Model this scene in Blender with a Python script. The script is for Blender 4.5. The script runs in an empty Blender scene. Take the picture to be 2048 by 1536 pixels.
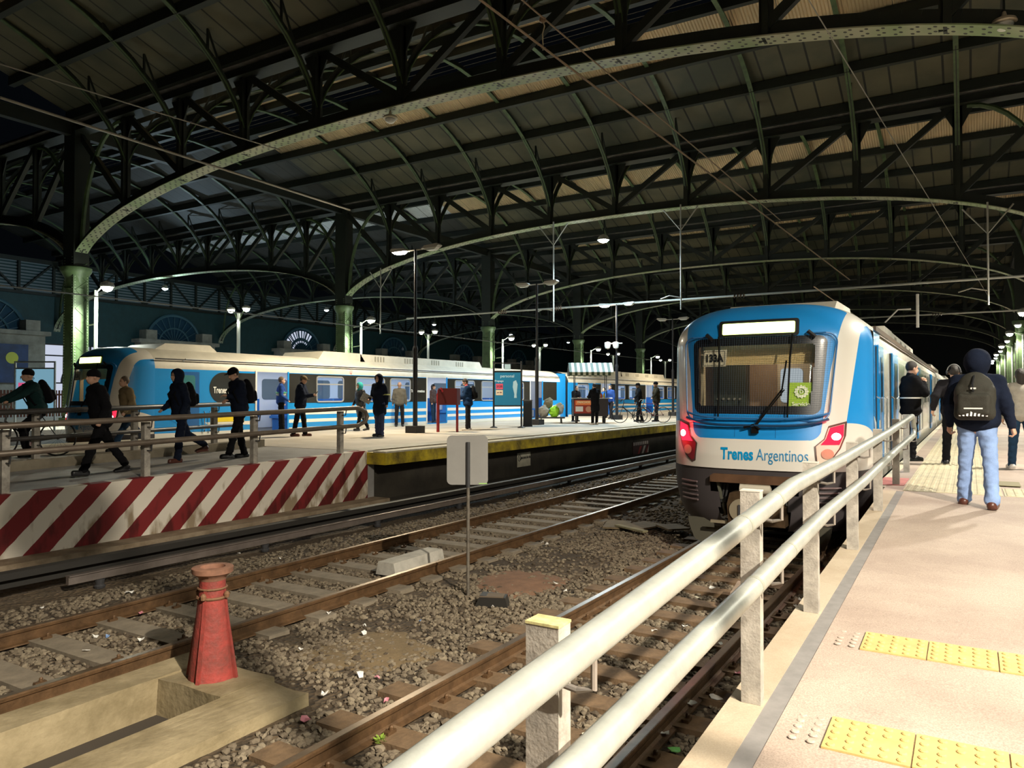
import bpy, bmesh, math, random
import numpy as np
from mathutils import Vector, Matrix, noise
random.seed(7); rng = np.random.default_rng(7)
SC = bpy.context.scene; COL = SC.collection
PI = math.pi; rad = math.radians

# ------------------------------------------------------------------ camera, world, exposure
CAM_Z = 2.25; YAW = rad(31.4); PIT = math.atan(24/1500)
cd = bpy.data.cameras.new('camera'); cam = bpy.data.objects.new('camera', cd); COL.objects.link(cam)
cam.location = (0, 0, CAM_Z); cam.rotation_euler = (PI/2+PIT, 0, YAW)
cd.sensor_width = 36; cd.lens = 1500/2048*36; cd.clip_end = 600; cd.clip_start = .05
SC.camera = cam
W = bpy.data.worlds.new('night'); SC.world = W; W.use_nodes = True
W.node_tree.nodes['Background'].inputs[0].default_value = (.10, .14, .2, 1)
W.node_tree.nodes['Background'].inputs[1].default_value = .012
SC.view_settings.view_transform = 'Standard'; SC.view_settings.look = 'None'
SC.view_settings.exposure = 0.0; SC.view_settings.gamma = 1; SC.view_settings.use_curve_mapping = False
LK = 3.0          # one factor on every lamp of the station
SC.cycles.max_bounces = 6; SC.cycles.transparent_max_bounces = 8

# ------------------------------------------------------------------ sight-line helper: pixel + one known coordinate -> point
_F = Vector((-math.sin(YAW)*math.cos(PIT), math.cos(YAW)*math.cos(PIT), math.sin(PIT)))
_R = Vector((math.cos(YAW), math.sin(YAW), 0)); _U = _R.cross(_F)
def at(px, py, x=None, y=None, z=None):
    d = _F + _R*((px-1024)/1500) + _U*((768-py)/1500)
    if x is not None: s = x/d.x
    elif y is not None: s = y/d.y
    else: s = (z-CAM_Z)/d.z
    return Vector((0, 0, CAM_Z)) + d*s

# ------------------------------------------------------------------ materials
MATS = {}
def mat(name, col, rough=.6, metal=0, bump=0, bscale=30, var=0, vscale=4, spec=None, emit=None, estr=0, col2=None, coat=0):
    if name in MATS: return MATS[name]
    m = bpy.data.materials.new(name); m.use_nodes = True; nt = m.node_tree; N = nt.nodes; L = nt.links
    b = N['Principled BSDF']; b.inputs['Base Color'].default_value = (*col, 1)
    b.inputs['Roughness'].default_value = rough; b.inputs['Metallic'].default_value = metal
    if spec is not None: b.inputs['Specular IOR Level'].default_value = spec
    if coat: b.inputs['Coat Weight'].default_value = coat; b.inputs['Coat Roughness'].default_value = .08
    if emit: b.inputs['Emission Color'].default_value = (*emit, 1); b.inputs['Emission Strength'].default_value = estr
    if bump or var:
        tc = N.new('ShaderNodeTexCoord')
        if var:
            n = N.new('ShaderNodeTexNoise'); n.inputs['Scale'].default_value = vscale; n.inputs['Detail'].default_value = 6
            n.inputs['Roughness'].default_value = .65
            L.new(tc.outputs['Object'], n.inputs['Vector'])
            r = N.new('ShaderNodeValToRGB'); r.color_ramp.elements[0].position = .35; r.color_ramp.elements[1].position = .68
            c2 = col2 or tuple(max(0, c*(1-var)) for c in col)
            r.color_ramp.elements[0].color = (*c2, 1); r.color_ramp.elements[1].color = (*col, 1)
            L.new(n.outputs['Fac'], r.inputs[0]); L.new(r.outputs[0], b.inputs['Base Color'])
        if bump:
            n2 = N.new('ShaderNodeTexNoise'); n2.inputs['Scale'].default_value = bscale; n2.inputs['Detail'].default_value = 4
            L.new(tc.outputs['Object'], n2.inputs['Vector'])
            bp = N.new('ShaderNodeBump'); bp.inputs['Strength'].default_value = bump; bp.inputs['Distance'].default_value = .02
            L.new(n2.outputs['Fac'], bp.inputs['Height']); L.new(bp.outputs[0], b.inputs['Normal'])
    MATS[name] = m; return m
def emis(name, col, strength):
    if name in MATS: return MATS[name]
    m = bpy.data.materials.new(name); m.use_nodes = True; nt = m.node_tree; nt.nodes.clear()
    e = nt.nodes.new('ShaderNodeEmission'); e.inputs[0].default_value = (*col, 1); e.inputs[1].default_value = strength
    o = nt.nodes.new('ShaderNodeOutputMaterial'); nt.links.new(e.outputs[0], o.inputs[0]); MATS[name] = m; return m
def glass(name, tint=(.9, .95, .95), gloss=.12):
    if name in MATS: return MATS[name]
    m = bpy.data.materials.new(name); m.use_nodes = True; nt = m.node_tree; nt.nodes.clear(); N = nt.nodes; L = nt.links
    t = N.new('ShaderNodeBsdfTransparent'); t.inputs[0].default_value = (*tint, 1)
    g = N.new('ShaderNodeBsdfGlossy'); g.inputs['Roughness'].default_value = .03
    mx = N.new('ShaderNodeMixShader'); mx.inputs[0].default_value = gloss
    o = N.new('ShaderNodeOutputMaterial')
    L.new(t.outputs[0], mx.inputs[1]); L.new(g.outputs[0], mx.inputs[2]); L.new(mx.outputs[0], o.inputs[0]); MATS[name] = m; return m

# ------------------------------------------------------------------ mesh builder
class MB:
    def __init__(s): s.v = []; s.f = []; s.m = []; s.uv = None
    def add(s, vs, fs, mi=0):
        o = len(s.v); s.v += [tuple(v) for v in vs]; s.f += [tuple(i+o for i in f) for f in fs]; s.m += [mi]*len(fs); return s
    def box(s, c, d, rot=None, mi=0):
        hx, hy, hz = d[0]/2, d[1]/2, d[2]/2
        vs = [Vector((x, y, z)) for x in (-hx, hx) for y in (-hy, hy) for z in (-hz, hz)]
        if rot is not None: vs = [rot @ v for v in vs]
        c = Vector(c)
        return s.add([v+c for v in vs], [(0, 1, 3, 2), (4, 6, 7, 5), (0, 4, 5, 1), (2, 3, 7, 6), (0, 2, 6, 4), (1, 5, 7, 3)], mi)
    def b2(s, p, q, mi=0):
        return s.box([(p[i]+q[i])/2 for i in range(3)], [abs(q[i]-p[i]) for i in range(3)], None, mi)
    def beam(s, a, b, w, h, up=(0, 0, 1), mi=0):
        a = Vector(a); b = Vector(b); d = b-a; l = d.length; d.normalize(); u = Vector(up)
        x = d.cross(u)
        if x.length < 1e-4: x = d.cross(Vector((1, 0, 0)))
        x.normalize(); u = x.cross(d)
        vs = []
        for p in (a, b):
            for sx, sz in ((-1, -1), (1, -1), (1, 1), (-1, 1)): vs.append(p+x*sx*w/2+u*sz*h/2)
        return s.add(vs, [(0, 1, 2, 3), (7, 6, 5, 4), (0, 4, 5, 1), (1, 5, 6, 2), (2, 6, 7, 3), (3, 7, 4, 0)], mi)
    def tube(s, pts, r, n=10, cap=True, mi=0, closed=False):
        pts = [Vector(p) for p in pts]; k = len(pts); rs = r if isinstance(r, (list, tuple)) else [r]*k
        rings = []; prev = None
        for i, p in enumerate(pts):
            if closed: d = pts[(i+1) % k]-pts[i-1]
            else: d = pts[min(i+1, k-1)]-pts[max(i-1, 0)]
            d.normalize()
            if prev is None:
                x = d.cross(Vector((0, 0, 1)))
                if x.length < 1e-3: x = d.cross(Vector((1, 0, 0)))
            else: x = prev - d*prev.dot(d)
            x.normalize(); prev = x; y = d.cross(x)
            rings.append([p+(x*math.cos(a)+y*math.sin(a))*rs[i] for a in [2*PI*j/n for j in range(n)]])
        vs = [v for r_ in rings for v in r_]; fs = []
        for i in range(k if closed else k-1):
            i2 = (i+1) % k
            for j in range(n): fs.append((i*n+j, i*n+(j+1) % n, i2*n+(j+1) % n, i2*n+j))
        if cap and not closed: fs.append(tuple(range(n-1, -1, -1))); fs.append(tuple((k-1)*n+j for j in range(n)))
        return s.add(vs, fs, mi)
    def lathe(s, c, prof, n=20, mi=0, axis='z'):
        vs = []; fs = []; k = len(prof)
        for r, z in prof:
            for j in range(n):
                a = 2*PI*j/n
                v = (r*math.cos(a), r*math.sin(a), z)
                if axis == 'x': v = (v[2], v[0], v[1])
                if axis == 'y': v = (v[1], v[2], v[0])
                vs.append((c[0]+v[0], c[1]+v[1], c[2]+v[2]))
        for i in range(k-1):
            for j in range(n): fs.append((i*n+j, i*n+(j+1) % n, (i+1)*n+(j+1) % n, (i+1)*n+j))
        fs.append(tuple(range(n-1, -1, -1))); fs.append(tuple((k-1)*n+j for j in range(n)))
        return s.add(vs, fs, mi)
    def prism(s, poly, a, b, axis=1, mi=0):
        n = len(poly); vs = []
        for t in (a, b):
            for p in poly:
                v = list(p); v.insert(axis, t); vs.append(v)
        fs = [tuple(range(n)), tuple(range(2*n-1, n-1, -1))]+[(i, (i+1) % n, n+(i+1) % n, n+i) for i in range(n)]
        return s.add(vs, fs, mi)
    def mesh(s, name, mats, smooth=False):
        me = bpy.data.meshes.new(name); me.from_pydata(s.v, [], s.f)
        for m in (mats if isinstance(mats, (list, tuple)) else [mats]): me.materials.append(m)
        me.polygons.foreach_set('material_index', s.m)
        if smooth: me.polygons.foreach_set('use_smooth', [True]*len(me.polygons))
        me.update()
        bm = bmesh.new(); bm.from_mesh(me); bmesh.ops.recalc_face_normals(bm, faces=bm.faces); bm.to_mesh(me); bm.free()
        if smooth == 'auto': me.set_sharp_from_angle(angle=rad(40))
        return me
    def build(s, name, mats, parent=None, smooth=False, loc=None, rz=0, **kw):
        o = bpy.data.objects.new(name, s.mesh(name, mats, smooth)); COL.objects.link(o)
        if parent is not None: o.parent = parent
        if loc is not None: o.location = loc
        if rz: o.rotation_euler.z = rz
        tag(o, **kw); return o
def tag(o, label=None, cat=None, group=None, kind=None):
    if label: o['label'] = label
    if cat: o['category'] = cat
    if group: o['group'] = group
    if kind: o['kind'] = kind
    return o
def obj(name, me, parent=None, loc=None, rz=0, **kw):
    o = bpy.data.objects.new(name, me); COL.objects.link(o)
    if parent is not None: o.parent = parent
    if loc is not None: o.location = loc
    if rz: o.rotation_euler.z = rz
    return tag(o, **kw)
def thing(name, label, cat, loc=(0, 0, 0), rz=0, group=None):
    o = bpy.data.objects.new(name, None); COL.objects.link(o); o.location = loc; o.rotation_euler = (0, 0, rz)
    o.empty_display_size = .2
    return tag(o, label, cat, group)
KIDS = {}
def dup(root, loc=None, rz=None, label=None, group=None):
    def rec(o, par):
        c = o.copy(); COL.objects.link(c)
        if par is not None: c.parent = par
        for ch in [k for k in bpy.data.objects if k.parent == o] if False else kids(o): rec(ch, c)
        return c
    r = rec(root, None)
    if loc is not None: r.location = loc
    if rz is not None: r.rotation_euler.z = rz
    if label: r['label'] = label
    if group: r['group'] = group
    return r
def kids(o): return list(o.children)
def catenary(a, b, sag, n=12):
    a = Vector(a); b = Vector(b)
    return [a.lerp(b, i/n)-Vector((0, 0, sag*4*(i/n)*(1-i/n))) for i in range(n+1)]
def text_mesh(s, size, bold=0., extrude=.0, align='CENTER', shear=0, sx=1.):
    c = bpy.data.curves.new('lettering', 'FONT'); c.body = s; c.size = size; c.offset = bold; c.extrude = extrude
    c.align_x = align; c.align_y = 'CENTER'; c.shear = shear; c.resolution_u = 3
    o = bpy.data.objects.new('lettering', c); COL.objects.link(o)
    dg = bpy.context.evaluated_depsgraph_get(); dg.update()
    me = bpy.data.meshes.new_from_object(o.evaluated_get(dg)); bpy.data.objects.remove(o)
    co = np.zeros(len(me.vertices)*3, 'f'); me.vertices.foreach_get('co', co); co = co.reshape(-1, 3); co[:, 0] *= sx
    me.vertices.foreach_set('co', co.ravel()); me.update()
    return me
def lettering(s, size, m, parent, M, name='lettering', **kw):
    me = text_mesh(s, size, **kw); me.transform(M); me.materials.clear(); me.materials.append(m)
    return obj(name, me, parent)
# matrix that stands text upright: local x -> dirx, local y -> up(z), at point p
def tmx(p, ang):  # text reads along direction ang (deg) in plan
    return Matrix.Translation(p) @ Matrix.Rotation(rad(ang), 4, 'Z') @ Matrix.Rotation(PI/2, 4, 'X')

# ------------------------------------------------------------------ palette
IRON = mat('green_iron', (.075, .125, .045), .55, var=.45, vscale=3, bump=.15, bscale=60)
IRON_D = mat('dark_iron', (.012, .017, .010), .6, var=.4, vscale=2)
STEEL = mat('galvanized_steel', (.52, .53, .49), .42, .55, var=.35, vscale=14, bump=.08, bscale=120)
POSTM = mat('post_steel', (.5, .46, .4), .6, .15, var=.45, vscale=9, bump=.15, bscale=90)
BLACK = mat('black_paint', (.012, .012, .014), .4)
DGREY = mat('dark_grey', (.045, .045, .048), .55)
WHITE = mat('white_paint', (.78, .76, .72), .35)
CREAM = mat('cream', (.66, .62, .52), .5, var=.2)
BLUE = mat('train_blue', (.012, .27, .70), .22, coat=.5)
RUBBER = mat('rubber', (.015, .015, .015), .7)
CHROME = mat('chrome', (.7, .7, .7), .2, 1)
RED = mat('red_paint', (.42, .02, .02), .4, var=.3, vscale=8)
YEL = mat('yellow_paint', (.66, .50, .02), .6, var=.65, vscale=2.2, bump=.2, col2=(.12, .09, .02))
ZP = 1.08
# ------------------------------------------------------------------ ground, tracks
def ground_mat():
    m = bpy.data.materials.new('ballast_dirt'); m.use_nodes = True; N = m.node_tree.nodes; L = m.node_tree.links; b = N['Principled BSDF']
    tc = N.new('ShaderNodeTexCoord')
    v = N.new('ShaderNodeTexVoronoi'); v.inputs['Scale'].default_value = 22; L.new(tc.outputs['Object'], v.inputs['Vector'])
    n = N.new('ShaderNodeTexNoise'); n.inputs['Scale'].default_value = .9; n.inputs['Detail'].default_value = 7; L.new(tc.outputs['Object'], n.inputs['Vector'])
    r = N.new('ShaderNodeValToRGB'); e = r.color_ramp.elements
    e[0].position = .35; e[0].color = (.05, .034, .019, 1); e[1].position = .65; e[1].color = (.12, .086, .052, 1)
    L.new(n.outputs['Fac'], r.inputs[0])
    mx = N.new('ShaderNodeMix'); mx.data_type = 'RGBA'; mx.blend_type = 'MULTIPLY'; mx.inputs[0].default_value = .6
    r2 = N.new('ShaderNodeValToRGB'); r2.color_ramp.elements[0].color = (.35, .33, .3, 1); r2.color_ramp.elements[1].color = (1.2, 1.15, 1.05, 1)
    sp = N.new('ShaderNodeSeparateColor'); L.new(v.outputs['Color'], sp.inputs[0]); L.new(sp.outputs[0], r2.inputs[0])
    L.new(r.outputs[0], mx.inputs[6]); L.new(r2.outputs[0], mx.inputs[7]); L.new(mx.outputs[2], b.inputs['Base Color'])
    b.inputs['Roughness'].default_value = .95
    bp = N.new('ShaderNodeBump'); bp.inputs['Strength'].default_value = .9; bp.inputs['Distance'].default_value = .03
    L.new(v.outputs['Distance'], bp.inputs['Height']); L.new(bp.outputs[0], b.inputs['Normal'])
    return m
GZ = -.17
def gz(x, y):   # height of the ballast surface
    h = GZ+.02*noise.noise(Vector((x*1.3, y*1.3, 0)))+.012*noise.noise(Vector((x*5, y*5, 3)))
    if -5.85 < x < -4.8 and y < 4.0: return -.9
    if -9.0 < x < -8.1: h += .03*math.sin((x+9)/.9*PI)
    return h
gmb = MB(); nx, ny = 150, 320
xs = np.linspace(-11.2, -1.2, nx); ys = np.concatenate([np.linspace(-3, 16, 230), np.linspace(16.3, 130, 90)])
vs = [(x, y, gz(x, y)) for y in ys for x in xs]
fs = [(j*nx+i, j*nx+i+1, (j+1)*nx+i+1, (j+1)*nx+i) for j in range(len(ys)-1) for i in range(nx-1)]
gmb.add(vs, fs); GM = ground_mat()
gmb.build('ground', GM, smooth=True, kind='structure')
MB().b2((-90, -12, GZ-.4), (30, 160, GZ-.2)).build('floor', mat('dark_soil', (.05, .04, .03), .9), kind='structure')

# stones: thousands of loose ballast stones, one uncountable surface
def stone_shapes():
    out = []
    for k in range(7):
        bm = bmesh.new(); bmesh.ops.create_icosphere(bm, subdivisions=1, radius=1)
        sx, sy, sz = rng.uniform(.7, 1.3), rng.uniform(.6, 1.1), rng.uniform(.5, .8)
        for v in bm.verts:
            f = rng.uniform(.72, 1.15); v.co = Vector((v.co.x*sx*f, v.co.y*sy*f, v.co.z*sz*f))
        out.append((np.array([v.co for v in bm.verts]), np.array([[v.index for v in f.verts] for f in bm.faces]))); bm.free()
    return out
def scatter_stones(name, n_try, box, rmin, rmax, mats, label, keep):
    sh = stone_shapes(); V = []; Fc = []; MI = []; off = 0
    for _ in range(n_try):
        y = box[2]+(box[3]-box[2])*rng.random()**1.25; x = rng.uniform(box[0], box[1])
        p = keep(x, y)
        if p <= 0 or rng.random() > p: continue
        vv, ff = sh[rng.integers(7)]; r = rng.uniform(rmin, rmax)*(1.35 if rng.random() < .12 else 1)
        a = rng.uniform(0, 6.28); c, s_ = math.cos(a), math.sin(a); tl = rng.uniform(-.5, .5)
        q = vv*r; q = np.stack([q[:, 0]*c-q[:, 1]*s_, q[:, 0]*s_+q[:, 1]*c, q[:, 2]+q[:, 0]*tl*.5], 1)
        q += (x, y, gz(x, y)+r*rng.uniform(-.05, .5)); V.append(q); Fc.append(ff+off); off += len(q)
        mi = 0 if rng.random() < .62 else (1 if rng.random() < .7 else 2); MI += [mi]*len(ff)
    V = np.concatenate(V); Fc = np.concatenate(Fc)
    me = bpy.data.meshes.new(name); me.from_pydata(V.tolist(), [], Fc.tolist())
    for m in mats: me.materials.append(m)
    me.polygons.foreach_set('material_index', MI); me.update()
    return obj(name, me, label=label, cat='gravel', kind='stuff')
PATCH = [(-4.9, 3.9, .8, .9), (-5.0, 9.6, .75, 1.0), (-5.3, 6.0, .7, .5)]   # bare dusty patches between the tracks
def keep_stone(x, y):
    if -6.05 < x < -4.35 and y < 4.45: return 0
    if x < -8.15: return .55 if y < 22 else .3
    for cx, cy, rx, ry in PATCH:
        d = ((x-cx)/rx)**2+((y-cy)/ry)**2
        if d < 1: return .2 if d < .5 else .55
    for rx in (-7.875, -6.2, -3.6, -1.88):
        if abs(x-rx) < .09: return 0
    if x > -1.55 and y < 10: return .8
    if -8.45 < x < -5.63:
        q = (y-1.3+.33) % .66-.33
        if abs(q) < .15: return .05
    if -4.12 < x < -1.36:
        q = (y-.95+.315) % .63-.315
        if abs(q) < .14: return .05
    return 1
ST = [mat('stone_grey', (.15, .118, .08), .9), mat('stone_tan', (.21, .17, .115), .9), mat('stone_dark', (.075, .055, .035), .9)]
scatter_stones('ballast', 60000, (-9.2, -.98, 1.2, 13.5), .016, .034, ST, 'loose grey brown ballast stones covering the ground around the rails', keep_stone)
scatter_stones('ballast', 16000, (-9.2, -.98, 13.0, 32), .022, .04, ST, 'darker ballast stones under and beyond the standing train', lambda x, y: .8 if keep_stone(x, y) > .3 else 0)

RAILM = mat('rusty_rail', (.17, .095, .045), .5, .35, var=.5, vscale=8, bump=.15, bscale=60)
RAILTOP = mat('rail_head', (.26, .19, .13), .35, .7, var=.3, vscale=6)
def rail_profile():
    half = [(.0, 0), (.034, 0), (.036, -.012), (.033, -.035), (.012, -.048), (.009, -.115), (.03, -.128), (.066, -.137), (.068, -.15), (0, -.15)]
    return [(x, z) for x, z in half[1:-1]]+[(-x, z) for x, z in reversed(half[1:-1])]
def rail(x, label, y0=-2, y1=117.5):
    b = MB(); P = [(x+a, c) for a, c in rail_profile()]; b.prism(P, y0, y1, 1)
    r = b.build('rail', RAILM, label=label, cat='rail')
    MB().b2((x-.028, y0, -.001), (x+.028, y1, .0015)).build('running_surface', RAILTOP, r)
    return r
rail(-7.875, 'brown rusty rail nearest the far platform and its striped wall')
rail(-6.2, 'brown rusty rail running beside the red buffer post')
rail(-3.6, 'rusty rail running under the left wheels of the near train')
rail(-1.88, 'rusty rail beside the edge of the near ramp')
# sleepers
CONC_S = mat('sleeper_concrete', (.26, .215, .155), .85, var=.35, vscale=5, bump=.2)
WOOD_S = mat('sleeper_wood', (.20, .125, .065), .8, var=.45, vscale=6, bump=.35, bscale=25)
def sleeper_proto(cx, m, clipm, w, l, lab, grp, rails, top):
    b = MB(); b.b2((-l/2, -w/2, -.13), (l/2, w/2, 0))
    s = b.build('sleeper', m, label=lab, cat='sleeper', group=grp)
    for rx in rails:
        for sd in (-1, 1):
            c = MB(); c.box((rx-cx+sd*.095, 0, .012), (.05, .09, .024)); c.lathe((rx-cx+sd*.1, .01, .02), [(.017, 0), (.017, .025), (.008, .035)], 8)
            c.build('rail_clip', clipm, s)
    return s
s1 = sleeper_proto(-7.04, CONC_S, RAILM, .26, 2.75, 'pale concrete sleeper under the track beside the far platform', 'concrete sleepers of the far track', (-7.875, -6.2), 0)
s2 = sleeper_proto(-2.74, WOOD_S, RAILM, .25, 2.7, 'brown wooden sleeper under the track of the near train', 'wooden sleepers of the near track', (-3.6, -1.88), 0)
for k in range(46):
    y = 1.3+k*.66; o = s1 if k == 0 else dup(s1); o.location = (-7.04, y, -.128+.003*math.sin(k*3)); o.rotation_euler.z = .01*math.sin(k*5)
    if y < 4.8: o.location.x = -7.16; o.scale.x = .8
for k in range(24):
    y = .95+k*.63; o = s2 if k == 0 else dup(s2); o.location = (-2.74, y, -.125); o.rotation_euler.z = .02*math.sin(k*3)
# third rail with its cover board beside the platform
b = MB(); b.b2((-9.42, 5.0, -.05), (-9.36, 117, .045)); b.b2((-9.44, 5.0, .045), (-9.34, 117, .06))
tr = b.build('third_rail', mat('conductor_steel', (.33, .28, .25), .4, .6, var=.3), label='shiny conductor rail along the foot of the far platform', cat='third rail')
for k in range(22):
    MB().lathe((-9.39, 5.4+k*2.6, -.17), [(.06, 0), (.07, .03), (.05, .05), (.06, .115)], 12).build('insulator', DGREY, tr)
b = MB(); b.b2((-9.62, -1, .12), (-9.5, 117, .2)); b.b2((-9.66, -1, .0), (-9.62, 117, .2))
b.build('cover_board', mat('cover_board', (.02, .018, .015), .7), label='black cover board above the conductor rail', cat='board')
b = MB(); b.tube([(-9.9, y, .0+.02*math.sin(y)) for y in range(-1, 40, 1)], .03, 8)
b.build('cable', BLACK, label='thick black cable lying along the platform foot', cat='cable')
# concrete foundation with trench and red buffer post
CONC_T = mat('tan_concrete', (.36, .29, .17), .9, var=.4, vscale=2.5, bump=.4, bscale=18, col2=(.2, .155, .08))
b = MB(); zt = -.07; zb = -.6
X0, X1, TX0, TX1, TY = -6.05, -4.42, -5.72, -4.93, 3.78
b.b2((X0, -3, zb), (TX0, 4.38, zt)); b.b2((TX1, -3, zb), (X1, 4.2, zt)); b.b2((TX0, TY, zb), (TX1, 4.3, zt)); b.b2((TX0, -3, zb-.1), (TX1, TY, zb))
bm = bmesh.new(); me = b.mesh('f', CONC_T); bm.from_mesh(me); bmesh.ops.subdivide_edges(bm, edges=[e for e in bm.edges if e.calc_length() > .3], cuts=6, use_grid_fill=True)
for v in bm.verts:
    d = noise.noise_vector(v.co*3)*.018; v.co += d
bm.to_mesh(me); bm.free()
obj('concrete_pit', me, label='tan concrete foundation with an open trench under the red post', cat='foundation')
bp_ = at(424, 1352, z=-.07); bx_, by_ = bp_.x, bp_.y
REDC = mat('faded_red', (.34, .045, .035), .7, var=.5, vscale=9, bump=.35, bscale=30, col2=(.17, .04, .03))
b = MB(); n = 8
prof = [(.185, 0), (.128, .5), (.105, .72), (.103, .8)]
vs = []; 
for r, z in prof:
    for k in range(24):
        a = 2*PI*k/24; q = 1+.10*max(0, math.cos(4*a))**3*(1-z/.9)
        vs.append((r*q*math.cos(a+.4), r*q*math.sin(a+.4), z))
b.add(vs, [(i*24+j, i*24+(j+1) % 24, (i+1)*24+(j+1) % 24, (i+1)*24+j) for i in range(3) for j in range(24)])
bf = b.build('buffer_post', REDC, loc=(bx_, by_, -.07), label='faded red cast iron buffer post standing on the concrete foundation', cat='buffer post', smooth='auto')
for k in range(4):
    a = .4+k*PI/2; q = MB(); c, s_ = math.cos(a), math.sin(a)
    q.prism([(.09, 0), (.225, 0), (.14, .5), (.11, .74), (.09, .74)], -.014, .014, 1); rr = q.build('rib', REDC, bf); rr.rotation_euler.z = a
MB().lathe((0, 0, 0), [(.105, .8), (.115, .83), (.162, .86), (.165, .9), (.157, .905), (.1, .905), (.095, .87)], 28).build('flange', mat('rusty_rim', (.33, .16, .10), .8, var=.4, vscale=10), bf, smooth='auto')
q = MB(); q.tube([(.117*math.cos(a), .117*math.sin(a), .66) for a in [2*PI*k/20 for k in range(20)]], .012, 6, closed=True); q.tube([(.112*math.cos(a), .112*math.sin(a), .735) for a in [2*PI*k/20 for k in range(20)]], .009, 6, closed=True)
q.build('clamp_ring', mat('rust', (.2, .1, .05), .8), bf)
for a in (.3, 1.9, 3.4, 5.1):
    MB().lathe((.135*math.cos(a), .135*math.sin(a), .66), [(.02, 0), (.024, .03), (.012, .05)], 8).build('clamp_bolt', MATS['rust'], bf)
# sign seen from the back
p = at(936, 1190, z=-.16); b = MB(); b.tube([(0, 0, 0), (0, 0, 1.66)], .02, 8)
sg = b.build('track_sign', mat('sign_pole', (.22, .19, .15), .6, .3, var=.5, vscale=10), loc=p, rz=YAW, label='blank grey back of a square sign on a thin pole', cat='sign')
def rrect(w, h, r, n=5):
    P = []
    for cx, cy, a0 in ((w/2-r, h/2-r, 0), (-w/2+r, h/2-r, 90), (-w/2+r, -h/2+r, 180), (w/2-r, -h/2+r, 270)):
        for k in range(n+1): a = rad(a0+90*k/n); P.append((cx+r*math.cos(a), cy+r*math.sin(a)))
    return P
MB().prism([(x-.01, z+1.63) for x, z in rrect(.5, .6, .06)], .022, .028, 1).build('sign_plate', mat('plate_grey', (.30, .29, .27), .6, var=.1), sg)
MB().box((.18, .018, 1.345), (.1, .004, .012)).build('sticker', mat('lime', (.4, .7, .2), .5), sg)
MB().tube([(0, .0, 1.3), (0, .0, 1.85)], .024, 8).build('bracket', DGREY, sg)
# track magnet box, cut blocks, boards and slabs
p = at(985, 1212, z=-.16); b = MB(); b.prism([(-.19, 0), (.19, 0), (.16, .11), (-.13, .13)], -.09, .09, 1)
t = b.build('track_transponder', mat('black_plastic', (.02, .018, .015), .5), loc=(p.x, p.y, -.15), rz=.4, label='small black track device lying on the ballast beside the sign pole', cat='device')
MB().b2((-.15, -.095, .11), (.14, .05, .125)).build('lid', mat('dusty_lid', (.12, .09, .06), .8), t)
p = at(868, 1118, z=-.02)
b = MB(); b.prism([(-.17, 0), (.17, 0), (.13, .17), (-.13, .17)], -.55, .55, 1)
t = b.build('kerb_block', mat('white_block', (.55, .52, .45), .8, var=.35, vscale=4, bump=.2), loc=(-6.6, 8.15, -.115), rz=.02, label='long pale grey kerb stone lying between the rails of the far track', cat='block')
p = at(1460, 1205, z=-.1)
b = MB(); b.prism([(-.15, 0), (.15, 0), (.1, .2), (-.1, .2)], -.3, .3, 1)
b.build('stone_wedge', mat('pinkish_block', (.36, .27, .2), .85, var=.35, vscale=6, bump=.3), loc=(-2.2, p.y, -.11), rz=.12, label='short worn wedge of stone lying on the sleepers of the near track', cat='block')
for i, (px, py, w, l, rz, lab) in enumerate(((1235, 1048, .45, .8, .3, 'flat brown board lying left of the boards near the train'), (1285, 1052, .5, .7, -.3, 'larger flat board lying tilted beside the near train'), (1262, 1060, .12, .75, 1.1, 'narrow pale plank lying across the flat boards'), (1345, 1060, .4, .5, .8, 'dark board lying in the shadow of the near train'))):
    p = at(px, py, z=-.1); MB().box((0, 0, 0), (w, l, .03)).build('board', mat('old_board%d' % (i == 2), (.2, .15, .08) if i != 2 else (.3, .27, .15), .85, var=.4), loc=(p.x, p.y, -.11+.02*i), rz=rz, label=lab, cat='board')
p = at(1040, 1158, z=-.14); b = MB(); N_ = 40
DIRTM = mat('reddish_dirt', (.24, .13, .075), .95, var=.3, vscale=6, bump=.4, bscale=40)
def mound(px, py, rx, ry, h, label, m, rz=0):
    p = at(px, py, z=-.14); b = MB(); vs = [(0, 0, h)]; R_ = 7
    for r in range(1, R_+1):
        for k in range(N_):
            a = 2*PI*k/N_; w = 1+.42*noise.noise(Vector((math.cos(a)*1.3, math.sin(a)*1.3, px)))+.2*noise.noise(Vector((math.cos(a)*4, math.sin(a)*4, px)))
            q = r/R_; vs.append((rx*q*w*math.cos(a), ry*q*w*math.sin(a), h*(1-q*q)+.008*noise.noise(Vector((r, a*3, 0)))-.02*(q == 1)))
    fs = [(0, 1+k, 1+(k+1) % N_) for k in range(N_)]+[(1+(r-1)*N_+k, 1+r*N_+k, 1+r*N_+(k+1) % N_, 1+(r-1)*N_+(k+1) % N_) for r in range(1, R_) for k in range(N_)]
    b.add(vs, fs).build('dirt_mound', m, loc=(p.x, p.y, -.165), rz=rz, smooth=True, label=label, cat='dirt')
mound(1040, 1160, .62, .75, .035, 'reddish bare earth mound beyond the sign pole', DIRTM)
mound(735, 1300, .62, .7, .022, 'low heap of sandy brown dirt between the tracks', mat('sandy_dirt', (.2, .14, .07), .95, var=.3, vscale=5, bump=.4, bscale=40))
# cable from the white block to the device
pts = [at(868, 1125, z=.0), at(872, 1145, z=-.12), at(905, 1170, z=-.13), at(930, 1188, z=-.13), at(948, 1205, z=-.12)]
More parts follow.
